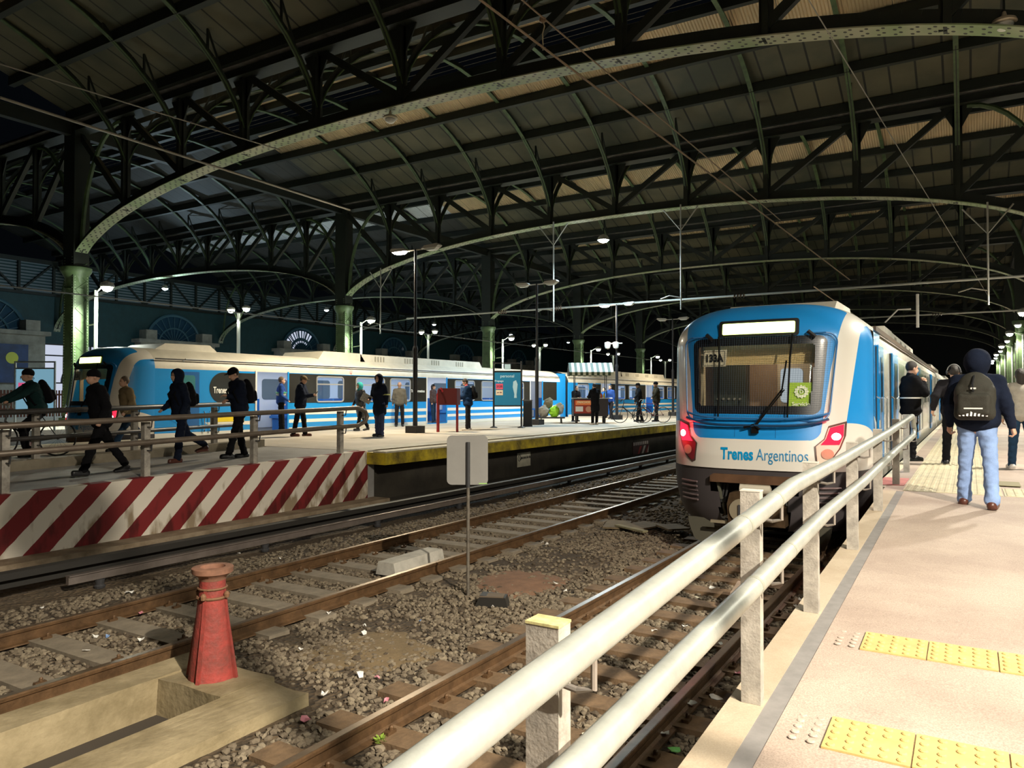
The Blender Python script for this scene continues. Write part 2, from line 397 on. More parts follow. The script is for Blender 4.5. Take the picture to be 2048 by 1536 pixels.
# litter: single scraps
LIT = [mat('paper_white', (.75, .73, .68), .7), mat('paper_cream', (.6, .55, .42), .7), mat('wrapper_pink', (.65, .25, .3), .5), mat('wrapper_blue', (.25, .4, .7), .5), mat('wrapper_green', (.15, .45, .12), .5)]
lit = [(260, 1186, .07, 0), (178, 1232, .04, 0), (84, 1217, .035, 0), (190, 1274, .035, 0), (283, 1280, .045, 0), (215, 1275, .03, 3), (281, 1227, .04, 2), (316, 1112, .04, 1), (173, 1303, .04, 0),
       (611, 1440, .05, 2), (657, 1228, .035, 0), (728, 1268, .035, 0), (729, 1252, .03, 0), (720, 1352, .04, 0), (649, 1390, .04, 0), (755, 1356, .04, 2), (772, 1405, .03, 2), (1111, 1169, .035, 0), (1130, 1183, .03, 0),
       (1085, 1086, .035, 0), (1093, 1089, .035, 0), (1124, 1055, .04, 0), (1132, 1030, .05, 1), (1121, 970, .04, 0), (1093, 987, .04, 0), (1101, 981, .03, 0), (1165, 975, .06, 0), (1292, 970, .04, 0), (1270, 972, .035, 0), (1281, 986, .04, 0),
       (1267, 976, .03, 1), (1423, 1178, .05, 0), (1393, 1196, .04, 1), (1309, 1263, .04, 0), (1370, 1255, .035, 0), (1340, 1310, .04, 0), (1285, 1355, .05, 1), (1260, 1425, .04, 0), (1350, 1345, .03, 0), (1430, 1397, .07, 0), (1380, 1410, .06, 0), (1350, 1505, .05, 4),
       (1330, 1470, .05, 0), (1240, 1478, .04, 0), (1170, 1475, .04, 1), (1060, 1380, .03, 0), (1075, 1250, .03, 0), (985, 1215, .02, 0), (812, 1128, .02, 0), (602, 1300, .03, 0), (840, 1245, .02, 3), (478, 1108, .03, 0), (560, 1118, .02, 0), (1600, 1200, .04, 0), (1590, 1215, .03, 0), (1475, 1350, .03, 2), (1440, 1290, .03, 0)]
for i, (px, py, s_, k) in enumerate(lit):
    p = at(px, py, z=-.13); b = MB(); nn = 6
    vs = [(0, 0, .012)]+[(s_*rng.uniform(.5, 1.1)*math.cos(2*PI*j/nn), s_*rng.uniform(.4, .9)*math.sin(2*PI*j/nn), rng.uniform(-.004, .03)) for j in range(nn)]
    vs += [(x, y, z-.006) for x, y, z in vs]
    b.add(vs, [(0, 1+j, 1+(j+1) % nn) for j in range(nn)]+[(7, 8+(j+1) % nn, 8+j) for j in range(nn)]+[(1+j, 8+j, 8+(j+1) % nn, 1+(j+1) % nn) for j in range(nn)])
    nm = ('scrap of pale paper', 'scrap of cream paper', 'pink crumpled wrapper', 'blue crumpled wrapper', 'green crumpled wrapper')[k]
    b.build('litter_scrap', LIT[k], loc=(p.x, p.y, -.125), label=nm+' lying loose on the track ballast', cat='litter', group=nm+'s on the ballast')
# small weed
b = MB()
for k in range(26):
    a = rng.uniform(0, 6.28); r = rng.uniform(.01, .05); h = rng.uniform(.02, .05); c = Vector((r*math.cos(a), r*math.sin(a), h))
    t1 = Vector((math.cos(a+1.3), math.sin(a+1.3), 0))*.009; u = Vector((math.cos(a), math.sin(a), .4))*.018
    b.add([c-u, c+t1, c+u, c-t1], [(0, 1, 2, 3)]); b.tube([(0, 0, 0), c*.6, c], .0016, 4)
p = at(762, 1482, z=-.13); b.build('weed', mat('weed_green', (.2, .3, .04), .6), loc=(p.x, p.y, -.15), label='little green weed growing beside the near rail', cat='plant')
# ------------------------------------------------------------------ platforms and ramps
def conc(name, c1, c2, sc=1.2, bump=.25, bs=40, speck=.0, rough=.75):
    if name in MATS: return MATS[name]
    m = bpy.data.materials.new(name); m.use_nodes = True; N = m.node_tree.nodes; L = m.node_tree.links; b = N['Principled BSDF']
    tc = N.new('ShaderNodeTexCoord'); n = N.new('ShaderNodeTexNoise'); n.inputs['Scale'].default_value = sc; n.inputs['Detail'].default_value = 8; n.inputs['Roughness'].default_value = .62
    L.new(tc.outputs['Object'], n.inputs['Vector']); r = N.new('ShaderNodeValToRGB'); e = r.color_ramp.elements
    e[0].position = .36; e[0].color = (*c2, 1); e[1].position = .62; e[1].color = (*c1, 1); L.new(n.outputs['Fac'], r.inputs[0])
    v = N.new('ShaderNodeTexNoise'); v.inputs['Scale'].default_value = 140; v.inputs['Detail'].default_value = 2; L.new(tc.outputs['Object'], v.inputs['Vector'])
    r2 = N.new('ShaderNodeValToRGB'); r2.color_ramp.elements[0].position = .35; r2.color_ramp.elements[0].color = (1-speck, 1-speck, 1-speck, 1); r2.color_ramp.elements[1].position = .62; r2.color_ramp.elements[1].color = (1+speck*.5,)*3+(1,)
    L.new(v.outputs['Fac'], r2.inputs[0]); mx = N.new('ShaderNodeMix'); mx.data_type = 'RGBA'; mx.blend_type = 'MULTIPLY'; mx.inputs[0].default_value = 1
    L.new(r.outputs[0], mx.inputs[6]); L.new(r2.outputs[0], mx.inputs[7]); L.new(mx.outputs[2], b.inputs['Base Color']); b.inputs['Roughness'].default_value = rough
    n2 = N.new('ShaderNodeTexNoise'); n2.inputs['Scale'].default_value = bs; L.new(tc.outputs['Object'], n2.inputs['Vector'])
    bp = N.new('ShaderNodeBump'); bp.inputs['Strength'].default_value = bump; bp.inputs['Distance'].default_value = .01; L.new(n2.outputs['Fac'], bp.inputs['Height']); L.new(bp.outputs[0], b.inputs['Normal'])
    MATS[name] = m; return m
RAMPC = conc('ramp_concrete', (.45, .36, .295), (.35, .27, .22), 1.1, speck=.22)
EDGEC = conc('edge_concrete', (.46, .38, .28), (.37, .29, .2), 1.6, speck=.08)
PLATC = conc('platform_concrete', (.47, .42, .35), (.36, .32, .26), .7, speck=.12)
def zr(y): return .79+.0279*y if y < 10.4 else ZP          # near ramp
def slab(name, x0, x1, ys, zf, zb, m, **kw):
    b = MB(); n = len(ys)
    vs = []
    for y in ys: vs += [(x0, y, zf(y)), (x1, y, zf(y)), (x1, y, zb), (x0, y, zb)]
    fs = []
    for i in range(n-1):
        for k in range(4): fs.append((i*4+k, i*4+(k+1) % 4, (i+1)*4+(k+1) % 4, (i+1)*4+k))
    fs += [(3, 2, 1, 0), tuple((n-1)*4+k for k in range(4))]
    return b.add(vs, fs).build(name, m, **kw)
# near (right) side
slab('ramp', -.70, 7, [-4, 0, 5, 10.4], zr, -.5, RAMPC, kind='structure')
slab('ramp_kerb', -.94, -.785, [-4, 0, 5, 10.4], zr, .45, EDGEC, kind='structure')
slab('joint_strip', -.785, -.70, [-4, 0, 5, 10.4], lambda y: zr(y)-.004, .4, mat('joint_grey', (.24, .225, .215), .8, var=.2, vscale=10), kind='structure')
slab('ramp_wall', -.9, -.75, [-4, 10.8], lambda y: .46, -.5, mat('dark_wall', (.06, .05, .04), .9), kind='structure')
MB().b2((-.94, 10.4, .2), (7, 125, ZP)).build('platform', RAMPC, kind='structure')
MB().b2((-1.06, 10.75, ZP-.16), (-.94, 125, ZP+.002)).build('platform_edge', mat('pale_edge', (.6, .55, .42), .7, var=.2), kind='structure')
MB().b2((-1.0, 10.7, .3), (-.86, 10.95, 1.0)).build('platform_corner', YEL, kind='structure')
MB().b2((-1.06, 11.0, ZP+.001), (-.74, 12.0, ZP+.006)).build('painted_patch', mat('pink_paint', (.55, .2, .18), .7, var=.3, vscale=8), kind='structure')
# tactile paving: bands of domed tiles on the near ramp
TACY = mat('tactile_yellow', (.62, .45, .17), .65, var=.25, vscale=6, bump=.1)
TACG = mat('tactile_grey', (.47, .39, .32), .7, var=.2, vscale=6)
def tactile(x0, x1, yf, w, lab, worn=0):
    ang = 0
    root = thing('tactile_strip', lab, 'tactile paving', (0, 0, 0))
    n = int(round((x1-x0)/.305)); proto = None
    for k in range(n):
        b = MB(); L_ = (x1-x0)/n-.006; b.box((0, 0, .004), (L_, w, .008))
        nd = 5; nr = 5
        for i in range(nd):
            for j in range(nr):
                if rng.random() < .06: continue
                b.lathe((-L_/2+(i+.5)*L_/nd, -w/2+(j+.5)*w/nr, .008), [(.017, 0), (.0165, .003), (.011, .006)], 12)
        xc = x0+(k+.5)*(x1-x0)/n; y = yf(xc)
        t = b.build('tile', TACY, root); t.location = (xc, y, zr(y)+.0005); t.rotation_euler.x = math.atan(.0264)
    b = MB()
    for i in range(2):
        for j in range(5):
            if rng.random() < .1: continue
            b.lathe((x0-.04-(1-i%2)*.07-(i//2)*0, yf(x0)-w/2+(j+.5)*w/5, zr(yf(x0))), [(.017, 0), (.0165, .003), (.011, .006)], 12)
    b.build('worn_dome', TACG, root, kind='stuff')
tactile(-.51, 2.0, lambda x: 3.29, .30, 'yellow domed tactile strip across the near ramp, closest to the camera')
tactile(-.51, 2.6, lambda x: 4.5, .30, 'yellow domed tactile strip across the near ramp, farther from the camera')
# wide ribbed warning paving where the ramp meets the platform
def ribs_field(name, x0, x1, y0, y1, sx, sy, m, label):
    b = MB(); b.b2((x0, y0, ZP), (x1, y1, ZP+.006))
    nxx = int((x1-x0)/sx); nyy = int((y1-y0)/sy)
    for i in range(nxx):
        for j in range(nyy):
            cx = x0+(i+.5)*sx; cy = y0+(j+.5)*sy
            b.add([(cx-sx*.3, cy-sy*.38, ZP+.006), (cx+sx*.3, cy-sy*.38, ZP+.006), (cx+sx*.3, cy+sy*.38, ZP+.006), (cx-sx*.3, cy+sy*.38, ZP+.006),
                   (cx-sx*.18, cy-sy*.26, ZP+.015), (cx+sx*.18, cy-sy*.26, ZP+.015), (cx+sx*.18, cy+sy*.26, ZP+.015), (cx-sx*.18, cy+sy*.26, ZP+.015)],
                  [(0, 1, 5, 4), (1, 2, 6, 5), (2, 3, 7, 6), (3, 0, 4, 7), (4, 5, 6, 7)])
    return b.build(name, m, label=label, cat='tactile paving')
TP = mat('pale_tactile', (.60, .53, .36), .6, var=.25, vscale=4)
ribs_field('tactile_field', -.72, .32, 10.45, 60, .085, .14, TP, 'long pale ribbed tactile band along the near platform edge')
ribs_field('tactile_field', .34, 3.2, 10.45, 11.3, .085, .10, TP, 'pale ribbed tactile band crossing the top of the near ramp')
MB().b2((.15, 11.55, ZP+.014), (.55, 12.1, ZP+.02)).build('manhole_cover', mat('grimy_cover', (.25, .22, .13), .8), label='flat grimy inspection cover set in the tactile paving', cat='cover')

# far (left) platform
XE = -10.45
b = MB(); b.b2((-19.05, 12.6, -.4), (-11.1, 125, ZP)); b.b2((-19.05, 3, -.4), (-14.25, 12.6, ZP)); b.b2((-19.05, -8, -.4), (-14.25, 3, ZP)); b.b2((-14.3, 12.0, -.4), (-11.12, 12.7, ZP-.001))
b.build('platform', PLATC, kind='structure')
b = MB(); b.b2((XE-.35, 12.05, ZP-.03), (XE+.0, 125, ZP+.004)); b.build('platform_edge', mat('pale_coping', (.62, .57, .44), .7, var=.35, vscale=5), kind='structure')
b = MB(); b.b2((XE-.9, 12.05, ZP-.28), (XE-.012, 125, ZP-.03)); b.build('platform_slab', YEL, kind='structure')
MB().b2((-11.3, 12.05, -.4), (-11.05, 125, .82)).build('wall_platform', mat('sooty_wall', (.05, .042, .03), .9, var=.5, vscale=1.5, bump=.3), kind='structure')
MB().b2((XE-1.3, 12.1, ZP), (XE-.6, 125, ZP+.004)).build('warning_band', mat('band_grey', (.40, .37, .29), .7, var=.3, vscale=4), kind='structure')
MB().b2((-19.05, -8, ZP), (-18.75, 125, ZP+.012)).build('platform_edge', MATS['pale_coping'], kind='structure')
# far ramp between striped wall and kerb
def zl(y): return min(ZP, ZP-.022*(12.3-y))
RAMP2 = conc('ramp_worn', (.33, .32, .31), (.24, .23, .215), 1.5, speck=.1)
slab('ramp', -14.0, -11.0, [-8, 0, 6, 12.3], zl, -.4, RAMP2, kind='structure')
slab('ramp_kerb', -14.3, -14.0, [-8, 0, 6, 11.9], lambda y: zl(y)+.17, -.2, conc('kerb_c', (.3, .26, .19), (.2, .17, .12), 2), kind='structure')
# striped wall
def stripes_mat():
    m = bpy.data.materials.new('striped_paint'); m.use_nodes = True; N = m.node_tree.nodes; L = m.node_tree.links; b = N['Principled BSDF']
    tc = N.new('ShaderNodeTexCoord'); sp = N.new('ShaderNodeSeparateXYZ'); L.new(tc.outputs['Object'], sp.inputs[0])
    nz = N.new('ShaderNodeTexNoise'); nz.inputs['Scale'].default_value = 6; L.new(tc.outputs['Object'], nz.inputs['Vector'])
    def M(op, a, b_=None, c=None):
        n = N.new('ShaderNodeMath'); n.operation = op
        for i, v in enumerate((a, b_, c)):
            if v is None: continue
            if isinstance(v, (int, float)): n.inputs[i].default_value = v
            else: L.new(v, n.inputs[i])
        return n.outputs[0]
    zz = M('MULTIPLY', sp.outputs[2], -1.0); s_ = M('ADD', sp.outputs[1], zz); s_ = M('ADD', s_, M('MULTIPLY', nz.outputs['Fac'], .03))
    fr = M('FRACT', M('DIVIDE', M('ADD', s_, 62.315), .675)); k = M('LESS_THAN', fr, .52)
    st = N.new('ShaderNodeTexNoise'); st.inputs['Scale'].default_value = 3; st.inputs['Detail'].default_value = 9
    mp = N.new('ShaderNodeMapping'); mp.inputs['Scale'].default_value = (1, 1.6, .6); L.new(tc.outputs['Object'], mp.inputs[0]); L.new(mp.outputs[0], st.inputs['Vector'])
    zm = M('MULTIPLY_ADD', sp.outputs[2], -.22, .13); ds = M('ADD', st.outputs['Fac'], zm)
    ym = M('MAXIMUM', M('MULTIPLY', M('SUBTRACT', sp.outputs[1], 8.5), .035), 0.0); ds = M('ADD', ds, ym)
    r = N.new('ShaderNodeValToRGB'); r.color_ramp.elements[0].position = .58; r.color_ramp.elements[0].color = (1, 1, 1, 1); r.color_ramp.elements[1].position = .72; r.color_ramp.elements[1].color = (.32, .24, .14, 1); L.new(ds, r.inputs[0])
    mx = N.new('ShaderNodeMix'); mx.data_type = 'RGBA'; L.new(k, mx.inputs[0]); mx.inputs[6].default_value = (.74, .68, .58, 1); mx.inputs[7].default_value = (.20, .012, .014, 1)
    m2 = N.new('ShaderNodeMix'); m2.data_type = 'RGBA'; m2.blend_type = 'MULTIPLY'; m2.inputs[0].default_value = .85; L.new(mx.outputs[2], m2.inputs[6]); L.new(r.outputs[0], m2.inputs[7])
    L.new(m2.outputs[2], b.inputs['Base Color']); b.inputs['Roughness'].default_value = .75
    bp = N.new('ShaderNodeBump'); bp.inputs['Strength'].default_value = .25; bp.inputs['Distance'].default_value = .02; L.new(st.outputs['Fac'], bp.inputs['Height']); L.new(bp.outputs[0], b.inputs['Normal'])
    return m
slab('wall_ramp', -11.2, -10.98, [-8, 0, 6, 12.08], lambda y: zl(y)+.012, .08, stripes_mat(), kind='structure')
slab('wall_plinth', -11.2, -10.55, [-8, 12.3], lambda y: .08, -.5, conc('plinth_c', (.32, .25, .17), (.18, .13, .08), 3, bump=.5), kind='structure')
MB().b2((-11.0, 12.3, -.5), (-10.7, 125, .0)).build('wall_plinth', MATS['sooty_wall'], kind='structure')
# warning plate and hazard board under the far platform
p = at(1050, 919, x=-11.0); b = MB(); b.b2((-11.045, p.y-.37, p.z-.2), (-11.03, p.y+.37, p.z+.2))
w = b.build('warning_plate', mat('old_white', (.62, .58, .45), .7, var=.3, vscale=5), label='weathered cream warning plate on the dark wall below the platform edge', cat='sign')
lettering('qué zona de vías', .12, BLACK, w, tmx((-11.024, p.y+.08, p.z+.06), 90), bold=.004, sx=.72)
MB().tube([(-11.024, p.y-.27+.07*math.cos(a), p.z+.06+.09*math.sin(a)) for a in [2*PI*k/20 for k in range(20)]], .008, 5, closed=True).build('symbol_ring', BLACK, w)
MB().beam((-11.024, p.y-.31, p.z+.12), (-11.024, p.y-.23, p.z), .01, .015, (1, 0, 0)).build('symbol_bar', BLACK, w)
p = at(1287, 902, x=-10.95)
hb = MB().b2((-11.045, p.y-.9, p.z-.5), (-11.02, p.y+.75, p.z+.38)).build('hazard_board', mat('board_dark', (.06, .02, .02), .6), label='dark board with red and white diagonal stripes under the far platform', cat='sign')
for k in range(4):
    b = MB(); y0 = p.y-.8+k*.42; b.add([(-11.015, y0, p.z-.5), (-11.015, y0+.2, p.z-.5), (-11.015, min(y0+.8, p.y+.74)+.0, p.z+.2), (-11.015, min(y0+.6, p.y+.6), p.z+.2)], [(0, 1, 2, 3)])
    b.build('diagonal_stripe', mat('stripe_white', (.6, .55, .5), .6) if k % 2 else mat('stripe_red', (.4, .03, .03), .6), hb)
for k in range(8):
    y0 = p.y-.85+k*.2; MB().b2((-11.02, y0, p.z+.25), (-11.012, y0+.1, p.z+.37)).build('edge_block', MATS['stripe_white'], hb)
# ------------------------------------------------------------------ train shed: columns, arched trusses, ribs, roof
T0, BAY = 1.4, 14.8
def ty(n): return T0+BAY*n
XL, XR = -30.0, 3.0
HC = CAM_Z
def arch_z(x, xl=XL, xr=XR):
    c = (xl+xr)/2; d = min(1, abs(x-c)/((xr-xl)/2)); return HC+4.9+3.14*max(0, 1-d**2.25)**.5
TOPZ = HC+10.5
def flange_mat():
    m = bpy.data.materials.new('riveted_flange'); m.use_nodes = True; N = m.node_tree.nodes; L = m.node_tree.links; b = N['Principled BSDF']
    uv = N.new('ShaderNodeUVMap'); sp = N.new('ShaderNodeSeparateXYZ'); L.new(uv.outputs[0], sp.inputs[0])
    def M(op, a, b_=None):
        n = N.new('ShaderNodeMath'); n.operation = op
        for i, v in enumerate((a, b_)):
            if v is None: continue
            if isinstance(v, (int, float)): n.inputs[i].default_value = v
            else: L.new(v, n.inputs[i])
        return n.outputs[0]
    u, v = sp.outputs[0], sp.outputs[1]
    def dots(pu, off, rows):
        out = None
        for r, sh in rows:
            du = M('SUBTRACT', M('FRACT', M('DIVIDE', M('ADD', u, off+sh), pu)), .5); du = M('MULTIPLY', du, pu)
            dv = M('SUBTRACT', v, r); d = M('SQRT', M('ADD', M('MULTIPLY', du, du), M('MULTIPLY', dv, dv)))
            k = M('LESS_THAN', d, .036); out = k if out is None else M('MAXIMUM', out, k)
        return out
    k = dots(.30, 10, ((.08, 0), (.17, .1), (.30, .0), (.39, .1)))
    nz = N.new('ShaderNodeTexNoise'); nz.inputs['Scale'].default_value = .7; tc = N.new('ShaderNodeTexCoord'); L.new(tc.outputs['Object'], nz.inputs['Vector'])
    r = N.new('ShaderNodeValToRGB'); r.color_ramp.elements[0].position = .4; r.color_ramp.elements[0].color = (.20, .27, .13, 1); r.color_ramp.elements[1].position = .6; r.color_ramp.elements[1].color = (.34, .34, .24, 1); L.new(nz.outputs['Fac'], r.inputs[0])
    mx = N.new('ShaderNodeMix'); mx.data_type = 'RGBA'; L.new(k, mx.inputs[0]); L.new(r.outputs[0], mx.inputs[6]); mx.inputs[7].default_value = (.012, .014, .01, 1)
    L.new(mx.outputs[2], b.inputs['Base Color']); b.inputs['Roughness'].default_value = .5; return m
FLM = flange_mat()
def chord_mesh(xl, xr):
    n = 96; b = MB(); w = .24; th = .03; vs = []; fs = []; uvs = []
    pts = []
    for i in range(n+1):
        a = PI*i/n; x = (xl+xr)/2-(xr-xl)/2*math.cos(a)*.9999; pts.append((x, arch_z(x, xl, xr)))
    s = 0; S = [0]
    for i in range(n): s += math.dist(pts[i], pts[i+1]); S.append(s)
    for i, (x, z) in enumerate(pts):
        p0 = pts[max(0, i-1)]; p1 = pts[min(n, i+1)]; dx, dz = p1[0]-p0[0], p1[1]-p0[1]; l = math.hypot(dx, dz); nx_, nz_ = -dz/l, dx/l
        vs += [(x, -w, z), (x, w, z), (x+nx_*th, w, z+nz_*th), (x+nx_*th, -w, z+nz_*th)]
    for i in range(n):
        for k in range(4): fs.append((i*4+k, i*4+(k+1) % 4, (i+1)*4+(k+1) % 4, (i+1)*4+k))
    me = bpy.data.meshes.new('lower_flange'); me.from_pydata(vs, [], fs); me.materials.append(FLM); uvl = me.uv_layers.new(name='UVMap')
    for pi, p in enumerate(me.polygons):
        i = pi//4
        for li in p.loop_indices:
            vi = me.loops[li].vertex_index; uvl.data[li].uv = (S[vi//4], .0 if vi % 4 in (0, 3) else .48)
    web = MB()
    for i in range(n):
        (x0, z0), (x1, z1) = pts[i], pts[i+1]
        web.beam((x0, 0, z0+.22), (x1, 0, z1+.22), .05, .34, (0, 0, 1) if abs(x1-x0) > abs(z1-z0)*.5 else (1, 0, 0))
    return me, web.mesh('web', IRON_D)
def nodes(xl, xr): return [xl+3.3*k for k in range(1, 10)] if xr == XR else [xl+3.0*k for k in range(1, 10)]
def vert_mesh(h):
    return MB().box((0, 0, h/2), (.2, .26, h)).box((0, 0, h/2), (.32, .05, h)).mesh('vertical', IRON_D)
VM = {}
def make_truss(xl, xr, y, lab, grp):
    t = thing('roof_truss', lab, 'roof truss', (0, y, 0), 0, grp)
    fl, web = chord_mesh(xl, xr) if (xl, xr) not in VM else VM[(xl, xr)]; VM[(xl, xr)] = (fl, web)
    obj('lower_flange', fl, t); obj('web_plate', web, t)
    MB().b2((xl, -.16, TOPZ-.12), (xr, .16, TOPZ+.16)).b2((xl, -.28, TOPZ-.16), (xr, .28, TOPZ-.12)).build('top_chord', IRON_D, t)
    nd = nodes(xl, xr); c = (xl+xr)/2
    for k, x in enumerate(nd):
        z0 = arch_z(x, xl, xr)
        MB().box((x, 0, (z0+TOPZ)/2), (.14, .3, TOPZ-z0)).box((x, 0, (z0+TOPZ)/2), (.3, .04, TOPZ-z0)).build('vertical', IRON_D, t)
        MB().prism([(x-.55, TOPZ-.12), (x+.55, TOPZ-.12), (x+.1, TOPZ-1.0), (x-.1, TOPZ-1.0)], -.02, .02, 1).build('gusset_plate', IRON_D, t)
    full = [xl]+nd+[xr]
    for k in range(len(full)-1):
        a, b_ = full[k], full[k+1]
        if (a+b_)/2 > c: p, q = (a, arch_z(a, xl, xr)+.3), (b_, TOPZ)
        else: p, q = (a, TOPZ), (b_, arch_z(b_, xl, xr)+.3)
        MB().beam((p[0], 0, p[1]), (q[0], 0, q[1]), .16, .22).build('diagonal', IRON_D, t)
    for x0, sgn in ((xl, 1), (xr, -1)):
        b = MB(); b.tube([(x0+sgn*(.4+2.6*(1-math.cos(a))), 0, TOPZ-.2-4.6*(1-math.sin(a))) for a in [PI/2*k/10 for k in range(11)]], .09, 6)
        b.build('curved_brace', IRON, t)
    return t
ORD = ['nearest', 'second nearest', 'third nearest', 'fourth nearest', 'fifth nearest', 'sixth nearest', 'seventh nearest', 'eighth nearest', 'ninth nearest']
NT = 8
for n in range(-1+1, NT):
    if n == 0: continue
    make_truss(XL, XR, ty(n), 'arched green iron roof truss spanning over the blue trains, %s to the camera' % ORD[n-1], 'arched trusses over the trains')
for n in range(1, 7):
    make_truss(-60, XL, ty(n), 'arched iron roof truss of the far hall beyond the columns, %s to the camera' % ORD[n-1], 'arched trusses of the far hall')
# columns
def column(x, y, lab, lit=True):
    t = thing('iron_column', lab, 'column', (x, y, .9), 0, 'riveted iron columns')
    zc = HC+4.95-.9
    b = MB(); b.prism([(-.36, .1), (.42, .1), (.36, zc), (-.30, zc)], -.30, .30, 1); b.b2((-.45, -.38, 0), (.5, .38, .5)); b.build('shaft', IRON, t)
    b = MB(); b.lathe((0, 0, 0), [(.36, zc-.9), (.40, zc-.75), (.36, zc-.7), (.38, zc-.35), (.52, zc-.12), (.56, zc-.04), (.56, zc+.08), (.42, zc+.14)], 28); b.build('capital', IRON, t, smooth='auto')
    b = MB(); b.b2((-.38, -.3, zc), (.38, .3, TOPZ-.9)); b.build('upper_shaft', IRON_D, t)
    b = MB()
    for yy in (-.305, .305):
        for xx in (-.27, .33):
            for k in range(58): b.lathe((xx*(1-.12*k/58), yy, .6+k*.108), [(.022, -.012), (.022, .012)], 6, axis='y')
    for k in range(58):
        for yy in (-.24, .24): b.lathe((.42-.06*k/58, yy, .6+k*.108), [(.022, -.012), (.022, .012)], 6, axis='x')
    b.build('rivets', mat('rivet_green', (.25, .33, .2), .5), t, kind='stuff')
    b = MB()
    for k in range(16):
        b.beam((.37, -.22 if k % 2 else .22, .8+k*.36), (.37, .22 if k % 2 else -.22, 1.16+k*.36), .03, .06, (1, 0, 0))
    b.build('lattice', IRON, t)
    return t
CO = ['in front of the stone station wall, left of the far train nose', 'behind the far train roof, its capital under the second arch', 'beyond the far train, second behind its roof', 'beyond the far train, third behind its roof', 'beyond the far train, fourth behind its roof', 'beyond the far train, fifth behind its roof', 'beyond the far train, sixth behind its roof']
for n in range(1, 8): column(XL, ty(n), 'green riveted iron column '+CO[n-1])
cr = None
for n in range(1, 8):
    column(XR, ty(n), 'green riveted iron column on the near platform, %s of its row' % ORD[n-1])
# slender post under the arch at the ramp top
# ribs: one curved rib per truss node and bay
def rib_z(s): return HC+8.3+4.4*max(0, 1-((BAY/2-s)/(BAY/2))**2)**.6
def rib_mesh():
    b = MB(); n = 22; pr = []
    for i in range(n+1):
        a = PI*i/n; s = BAY/2*(1-math.cos(a))*.994+.02; pr.append((s, rib_z(min(s, BAY-s))))
    for i in range(n):
        (s0, z0), (s1, z1) = pr[i], pr[i+1]
        if abs(z1-z0) > abs(s1-s0)*.8:
            b.beam((0, s0, z0), (0, s1, z1), .03, .16, (1, 0, 0), mi=0)
        else: b.beam((0, s0, z0), (0, s1, z1), .16, .03, (0, 0, 1), mi=0)
        sg = 1 if s0 < BAY/2 else -1
        b.beam((0, s0, z0+.1), (0, s1, z1+.1), .03, .2, (0, 0, 1) if abs(z1-z0) < abs(s1-s0)*.8 else (0, sg, 0), mi=1)
    for s in (1.4, 2.8, 4.2, 5.6, BAY-1.4, BAY-2.8, BAY-4.2, BAY-5.6):
        z1 = rib_z(min(s, BAY-s)); z2 = roof_z(min(s, BAY-s)); b.beam((0, s, z1), (0, s, z2), .06, .06, (1, 0, 0), mi=1)
        if min(s, BAY-s) < 3: b.beam((0, s, z2), (0, s-.7 if s < BAY/2 else s+.7, rib_z(max(.1, min(s, BAY-s)-.7))), .05, .05, (1, 0, 0), mi=1)
    return b.mesh('roof_rib', [IRON, IRON_D])
def roof_z(s): return HC+10.95+.32*s
RM = rib_mesh()
for n in range(0, NT-1):
    for k, x in enumerate(nodes(XL, XR)):
        obj('roof_rib', RM, loc=(x, ty(n), 0), label='curved green iron rib under the roof over the trains', cat='roof rib', group='curved roof ribs over the trains')
for n in range(1, 6):
    for k, x in enumerate(nodes(-60, XL)):
        obj('roof_rib', RM, loc=(x, ty(n), 0), label='curved iron rib under the roof of the far hall', cat='roof rib', group='curved roof ribs of the far hall')
# roof skin
def skin(name, c1, c2, seam, pitch, corr):
    m = bpy.data.materials.new(name); m.use_nodes = True; N = m.node_tree.nodes; L = m.node_tree.links; b = N['Principled BSDF']
    tc = N.new('ShaderNodeTexCoord'); sp = N.new('ShaderNodeSeparateXYZ'); L.new(tc.outputs['Object'], sp.inputs[0])
    def M(op, a, b_=None):
        n = N.new('ShaderNodeMath'); n.operation = op
        for i, v in enumerate((a, b_)):
            if v is None: continue
            if isinstance(v, (int, float)): n.inputs[i].default_value = v
            else: L.new(v, n.inputs[i])
        return n.outputs[0]
    fr = M('FRACT', M('DIVIDE', M('ADD', sp.outputs[0], 200.0), pitch)); k = M('LESS_THAN', fr, seam/pitch)
    nz = N.new('ShaderNodeTexNoise'); nz.inputs['Scale'].default_value = .35; nz.inputs['Detail'].default_value = 5; L.new(tc.outputs['Object'], nz.inputs['Vector'])
    r = N.new('ShaderNodeValToRGB'); r.color_ramp.elements[0].position = .38; r.color_ramp.elements[0].color = (*c2, 1); r.color_ramp.elements[1].position = .62; r.color_ramp.elements[1].color = (*c1, 1); L.new(nz.outputs['Fac'], r.inputs[0])
    mx = N.new('ShaderNodeMix'); mx.data_type = 'RGBA'; L.new(k, mx.inputs[0]); L.new(r.outputs[0], mx.inputs[6]); mx.inputs[7].default_value = (.012, .012, .008, 1); L.new(mx.outputs[2], b.inputs['Base Color'])
    if corr:
        w = M('SINE', M('MULTIPLY', sp.outputs[0], 2*PI/corr)); bp = N.new('ShaderNodeBump'); bp.inputs['Strength'].default_value = 1; bp.inputs['Distance'].default_value = .018; L.new(w, bp.inputs['Height']); L.new(bp.outputs[0], b.inputs['Normal'])
    b.inputs['Roughness'].default_value = .7; return m
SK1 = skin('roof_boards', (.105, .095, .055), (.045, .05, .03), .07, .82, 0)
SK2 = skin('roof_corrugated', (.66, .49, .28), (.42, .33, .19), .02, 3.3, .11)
SKF = skin('far_roof_boards_dim', (.035, .035, .03), (.02, .022, .02), .07, .82, 0)  # darker copy of the boards, the far hall's dimness put into the colour
